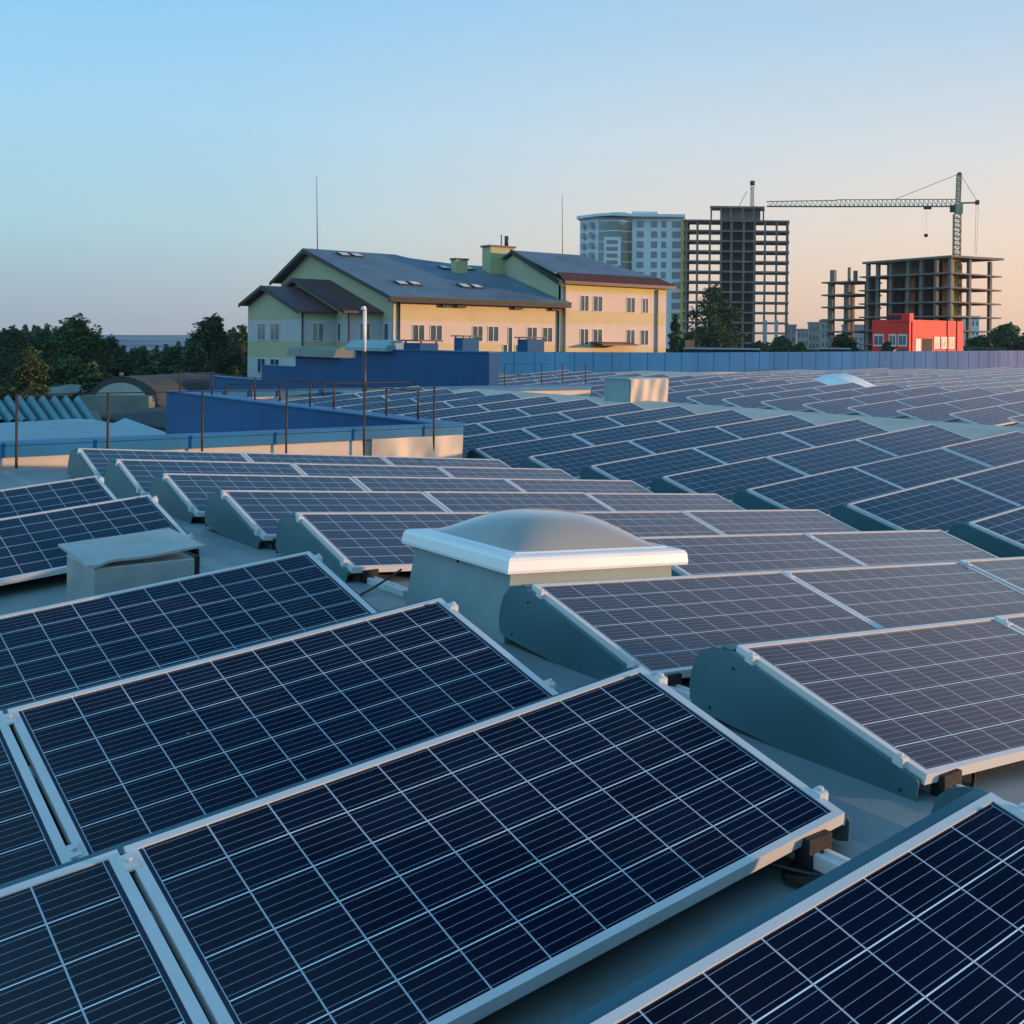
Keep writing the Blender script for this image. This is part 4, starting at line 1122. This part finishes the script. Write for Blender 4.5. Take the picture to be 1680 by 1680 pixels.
# flank lean-to
D = 100
r = frame_at('flat_shed', D, 'long low shed with pale roof left of the arched hangar', 'shed')
MB().slab([(hx(28, D), 0, hz(646, D, 60)), (hx(120, D), 0, hz(646, D, 60)), (hx(128, D), 6, hz(634, D, 60)), (hx(45, D), 6, hz(634, D, 60))], .15).build('roof', M_shed, r)
MB().box(hx(30, D), hx(119, D), .3, 5.8, -10.5, hz(648, D, 60)).build('wall', M_darkroof, r)
D = 70
r = frame_at('dark_roof_house', D, 'dark flat roofed building between the hangar and the blue wall', 'building')
MB().slab([(hx(158, D), 0, hz(683, D, 200)), (hx(300, D), 0, hz(706, D, 280)), (hx(300, D), 12, hz(676, D, 280)), (hx(150, D), 12, hz(676, D, 200))], .3).build('roof', M_darkroof, r)
MB().box(hx(160, D), hx(298, D), .2, 11, -10.5, -4.9).build('wall', M_darkroof, r)
D = 96
r = frame_at('cottage', D, 'small low brown roofed cottage right of the arched hangar', 'house')
MB().prism([(hx(262, D), -11), (hx(262, D), hz(642, D, 280)), (hx(292, D), hz(628, D, 280)), (hx(318, D), hz(640, D, 280)), (hx(318, D), -11)], 0, 6, 'y').build('wall', M_shed, r)
MB().slab([(hx(260, D), -.3, hz(643, D, 280)), (hx(292, D), -.3, hz(627, D, 280)), (hx(292, D), 6.3, hz(627, D, 280)), (hx(260, D), 6.3, hz(643, D, 280))], .15).build('roof', M_bronze, r)

# ------------------------------------------------------------------ trees
def make_tree(name, u, d, vtop, wpx, label, leaf, seed, ground=None, dens=1.0, group='trees around the roof', low=.12, leafs=.36, cat='tree'):
    rnd = random.Random(seed)
    bx_, by_ = CAM.x+FF.x*d+FR.x*hx(u, d), CAM.y+FF.y*d+FR.y*hx(u, d)
    gz = ground_z(bx_, by_) if ground is None else ground
    H = hz(vtop, d, u)-gz; W = wpx/1913.9*d/2
    t = empty(name, (bx_, by_, gz), ANG, label, cat, group)
    tr = MB()
    tr.tube([(0, 0, 0), (.1*W, 0, H*.3), (0, .05*W, H*.6), (.05*W, 0, H*.85)], .045*H*.5, 8, .01*H)
    crown = []
    nb = 40
    for i in range(nb):
        a = rnd.uniform(0, 6.283); f = rnd.uniform(0, 1)**.9
        zz = H*(low+(.90-low)*f)
        env = math.sin(math.pi*min(1, .16+.80*f))**.7
        rr = W*env*(rnd.uniform(.15, .80) if f < .8 else rnd.uniform(0, .6))
        c = Vector((rr*math.cos(a), rr*math.sin(a), zz))
        sz = W*rnd.uniform(.28, .46)*(1.0-.30*f)
        crown.append((c, sz))
        if i < 14: tr.tube([(0, 0, H*rnd.uniform(.1, .5)), c*.6+Vector((0, 0, c.z*.35)), c], .018*H*.35, 5, .004*H)
    crown.append((Vector((0, 0, H-W*.25)), W*.25))
    tr.build('trunk', M_trunk, t)
    V = []; F = []
    ls = leafs
    for (c, sz) in crown:
        n = int(620*dens*(sz/ls/3.2)**1.7)
        n = max(120, min(1500, n))
        for _ in range(n):
            d_ = Vector((rnd.gauss(0, 1), rnd.gauss(0, 1), rnd.gauss(0, 1))).normalized()
            rr = sz*(rnd.random()**.40)*(1+.25*math.sin(d_.x*5+c.x)+.2*math.sin(d_.z*7+c.y))
            p = c+Vector((d_.x*rr, d_.y*rr, d_.z*rr*.8))
            nn = Vector((rnd.gauss(0, 1), rnd.gauss(0, 1), rnd.gauss(.4, 1))).normalized()
            a = nn.cross(Vector((0, 0, 1))).normalized(); b = nn.cross(a)
            s1 = ls*rnd.uniform(.5, 1.1); s2 = s1*rnd.uniform(.45, .8)
            k = len(V)
            V += [p-a*s1*.5, p+b*s2*.5, p+a*s1*.5, p-b*s2*.5]
            F.append((k, k+1, k+2, k+3))
    me = bpy.data.meshes.new('crown'); me.from_pydata([tuple(v) for v in V], [], F); me.materials.append(leaf)
    o = bpy.data.objects.new('crown', me); col.objects.link(o); o.parent = t
    return t
GT = 'trees along the left horizon'
make_tree('tree', 18, 120, 533, 120, 'dark round tree at the left edge of the horizon', M_leafdark, 1, group=GT)
make_tree('tree', 72, 128, 538, 90, 'dark tree second from the left edge, behind the yellowish bush', M_leafdark, 2, group=GT)
make_tree('tree', 125, 112, 512, 150, 'tallest broad green tree left of the distant hill', M_leafmid, 3, group=GT)
make_tree('tree', 180, 118, 548, 110, 'lower dark tree sloping down toward the distant hill', M_leafdark, 4, group=GT)
make_tree('tree', 232, 130, 566, 90, 'low dark tree below the distant hill', M_leafdark, 5, group=GT)
make_tree('tree', 285, 122, 566, 90, 'low dark tree between hill and the tall right tree', M_leafdark, 6, group=GT)
make_tree('tree', 350, 122, 511, 120, 'tall dark round tree left of the yellow house', M_leafdark, 7, group=GT)
make_tree('tree', 398, 140, 530, 60, 'narrow dark tree touching the house gable corner', M_leafdark, 8, group=GT)
make_tree('tree', 320, 105, 560, 90, 'bushy green tree in front of the tall dark round tree', M_leafdark, 9, group=GT)
make_tree('tree', 48, 84, 566, 120, 'yellowish green bushy tree at the lower left', M_leafyel, 10, group=GT, leafs=.28)
make_tree('tree', 385, 88, 598, 60, 'dull low green bush below the house gable', M_leafyel, 11, group=GT)
make_tree('tree', 150, 96, 590, 90, 'dark bushy tree behind the arched hangar roof', M_leafdark, 12, group=GT)
make_tree('tree', 240, 100, 596, 110, 'dark bush mass behind the hangar right side', M_leafdark, 13, group=GT)
make_tree('tree', 300, 100, 604, 90, 'dark bush behind the small cottage', M_leafdark, 14, group=GT)
GT = 'trees beyond the blue wall'
make_tree('tree', 1168, 210, 465, 104, 'tall dark airy tree in front of the frame tower', M_leafdark, 21, group=GT, leafs=.55, dens=.40, low=.05)
make_tree('tree', 1108, 190, 515, 26, 'dark conifer like tree right of the yellow house', M_leafdark, 22, group=GT, leafs=.45)
make_tree('tree', 1135, 180, 545, 50, 'dark bush beside the yellow house end', M_leafdark, 23, group=GT, leafs=.4)
make_tree('bush', 1280, 150, 552, 50, 'green bush at the foot of the frame tower', M_leafmid, 24, group=GT, leafs=.35, cat='bush')
make_tree('bush', 1245, 160, 562, 50, 'low dark bush left of the green bush', M_leafdark, 25, group=GT, leafs=.35, cat='bush')
make_tree('bush', 1383, 150, 548, 62, 'dark bush left of the red building', M_leafdark, 26, group=GT, leafs=.35, cat='bush')
make_tree('bush', 1312, 150, 562, 40, 'small low green bush before the pale blocks', M_leafmid, 27, group=GT, leafs=.35, cat='bush')
make_tree('tree', 1655, 190, 527, 70, 'round green tree at the right edge', M_leafmid, 28, group=GT, leafs=.5)
make_tree('bush', 1608, 170, 552, 60, 'dark bush right of the red building', M_leafdark, 29, group=GT, leafs=.4, cat='bush')
make_tree('bush', 1690, 170, 545, 60, 'dark bush cut by the right edge', M_leafdark, 30, group=GT, leafs=.4, cat='bush')
make_tree('bush', 1455, 135, 560, 30, 'pinkish dark bush at the left corner of the red building', M_leafdark, 31, group=GT, leafs=.3, cat='bush')

def leaf_mass(name, u0, u1, d, tops, leaf, n, seed, ls=.5):
    rnd = random.Random(seed); V = []; F = []
    for _ in range(n):
        u = rnd.uniform(u0, u1); dd = d+rnd.uniform(0, 14)
        k = (u-u0)/(u1-u0)*(len(tops)-1); i = min(int(k), len(tops)-2); vt = tops[i]+(tops[i+1]-tops[i])*(k-i)
        zt_ = hz(vt, d, u)+.5*math.sin(u*.35)+.35*math.sin(u*.9+2)
        zz = -10+(zt_+10)*(1-rnd.random()**1.6*.95)
        p = Vector((CAM.x+FF.x*dd+FR.x*hx(u, dd), CAM.y+FF.y*dd+FR.y*hx(u, dd), zz))
        nn = Vector((rnd.gauss(-.5, 1), rnd.gauss(-.5, 1), rnd.gauss(.4, 1))).normalized()
        a = nn.cross(Vector((0, 0, 1))).normalized(); b = nn.cross(a)
        s1 = ls*rnd.uniform(.5, 1.1); s2 = s1*rnd.uniform(.5, .85); q = len(V)
        V += [p-a*s1*.5, p+b*s2*.5, p+a*s1*.5, p-b*s2*.5]; F.append((q, q+1, q+2, q+3))
    me = bpy.data.meshes.new(name); me.from_pydata([tuple(v) for v in V], [], F); me.materials.append(leaf)
    o = bpy.data.objects.new(name, me); col.objects.link(o)
    tag(o, 'dark unbroken woodland behind the single trees at left', 'woodland', kind='stuff')
leaf_mass('woodland', -60, 425, 142, [556, 552, 544, 540, 556, 572, 580, 580, 572, 550, 545, 552], M_leafdark, 42000, 5, .62)

hz_b = MB().box(-1600, 3600, -500, 4900, -16, 62).build('haze', None)
tag(hz_b, kind='stuff')
hm = bpy.data.materials.new('thin evening haze'); hm.use_nodes = True
hn = hm.node_tree.nodes; hn.remove(hn['Principled BSDF'])
pv = hn.new('ShaderNodeVolumePrincipled'); pv.inputs['Color'].default_value = (.80, .88, .95, 1); pv.inputs['Density'].default_value = .00010
pv.inputs['Anisotropy'].default_value = .3
hm.node_tree.links.new(pv.outputs[0], hn['Material Output'].inputs['Volume'])
hz_b.data.materials.append(hm)
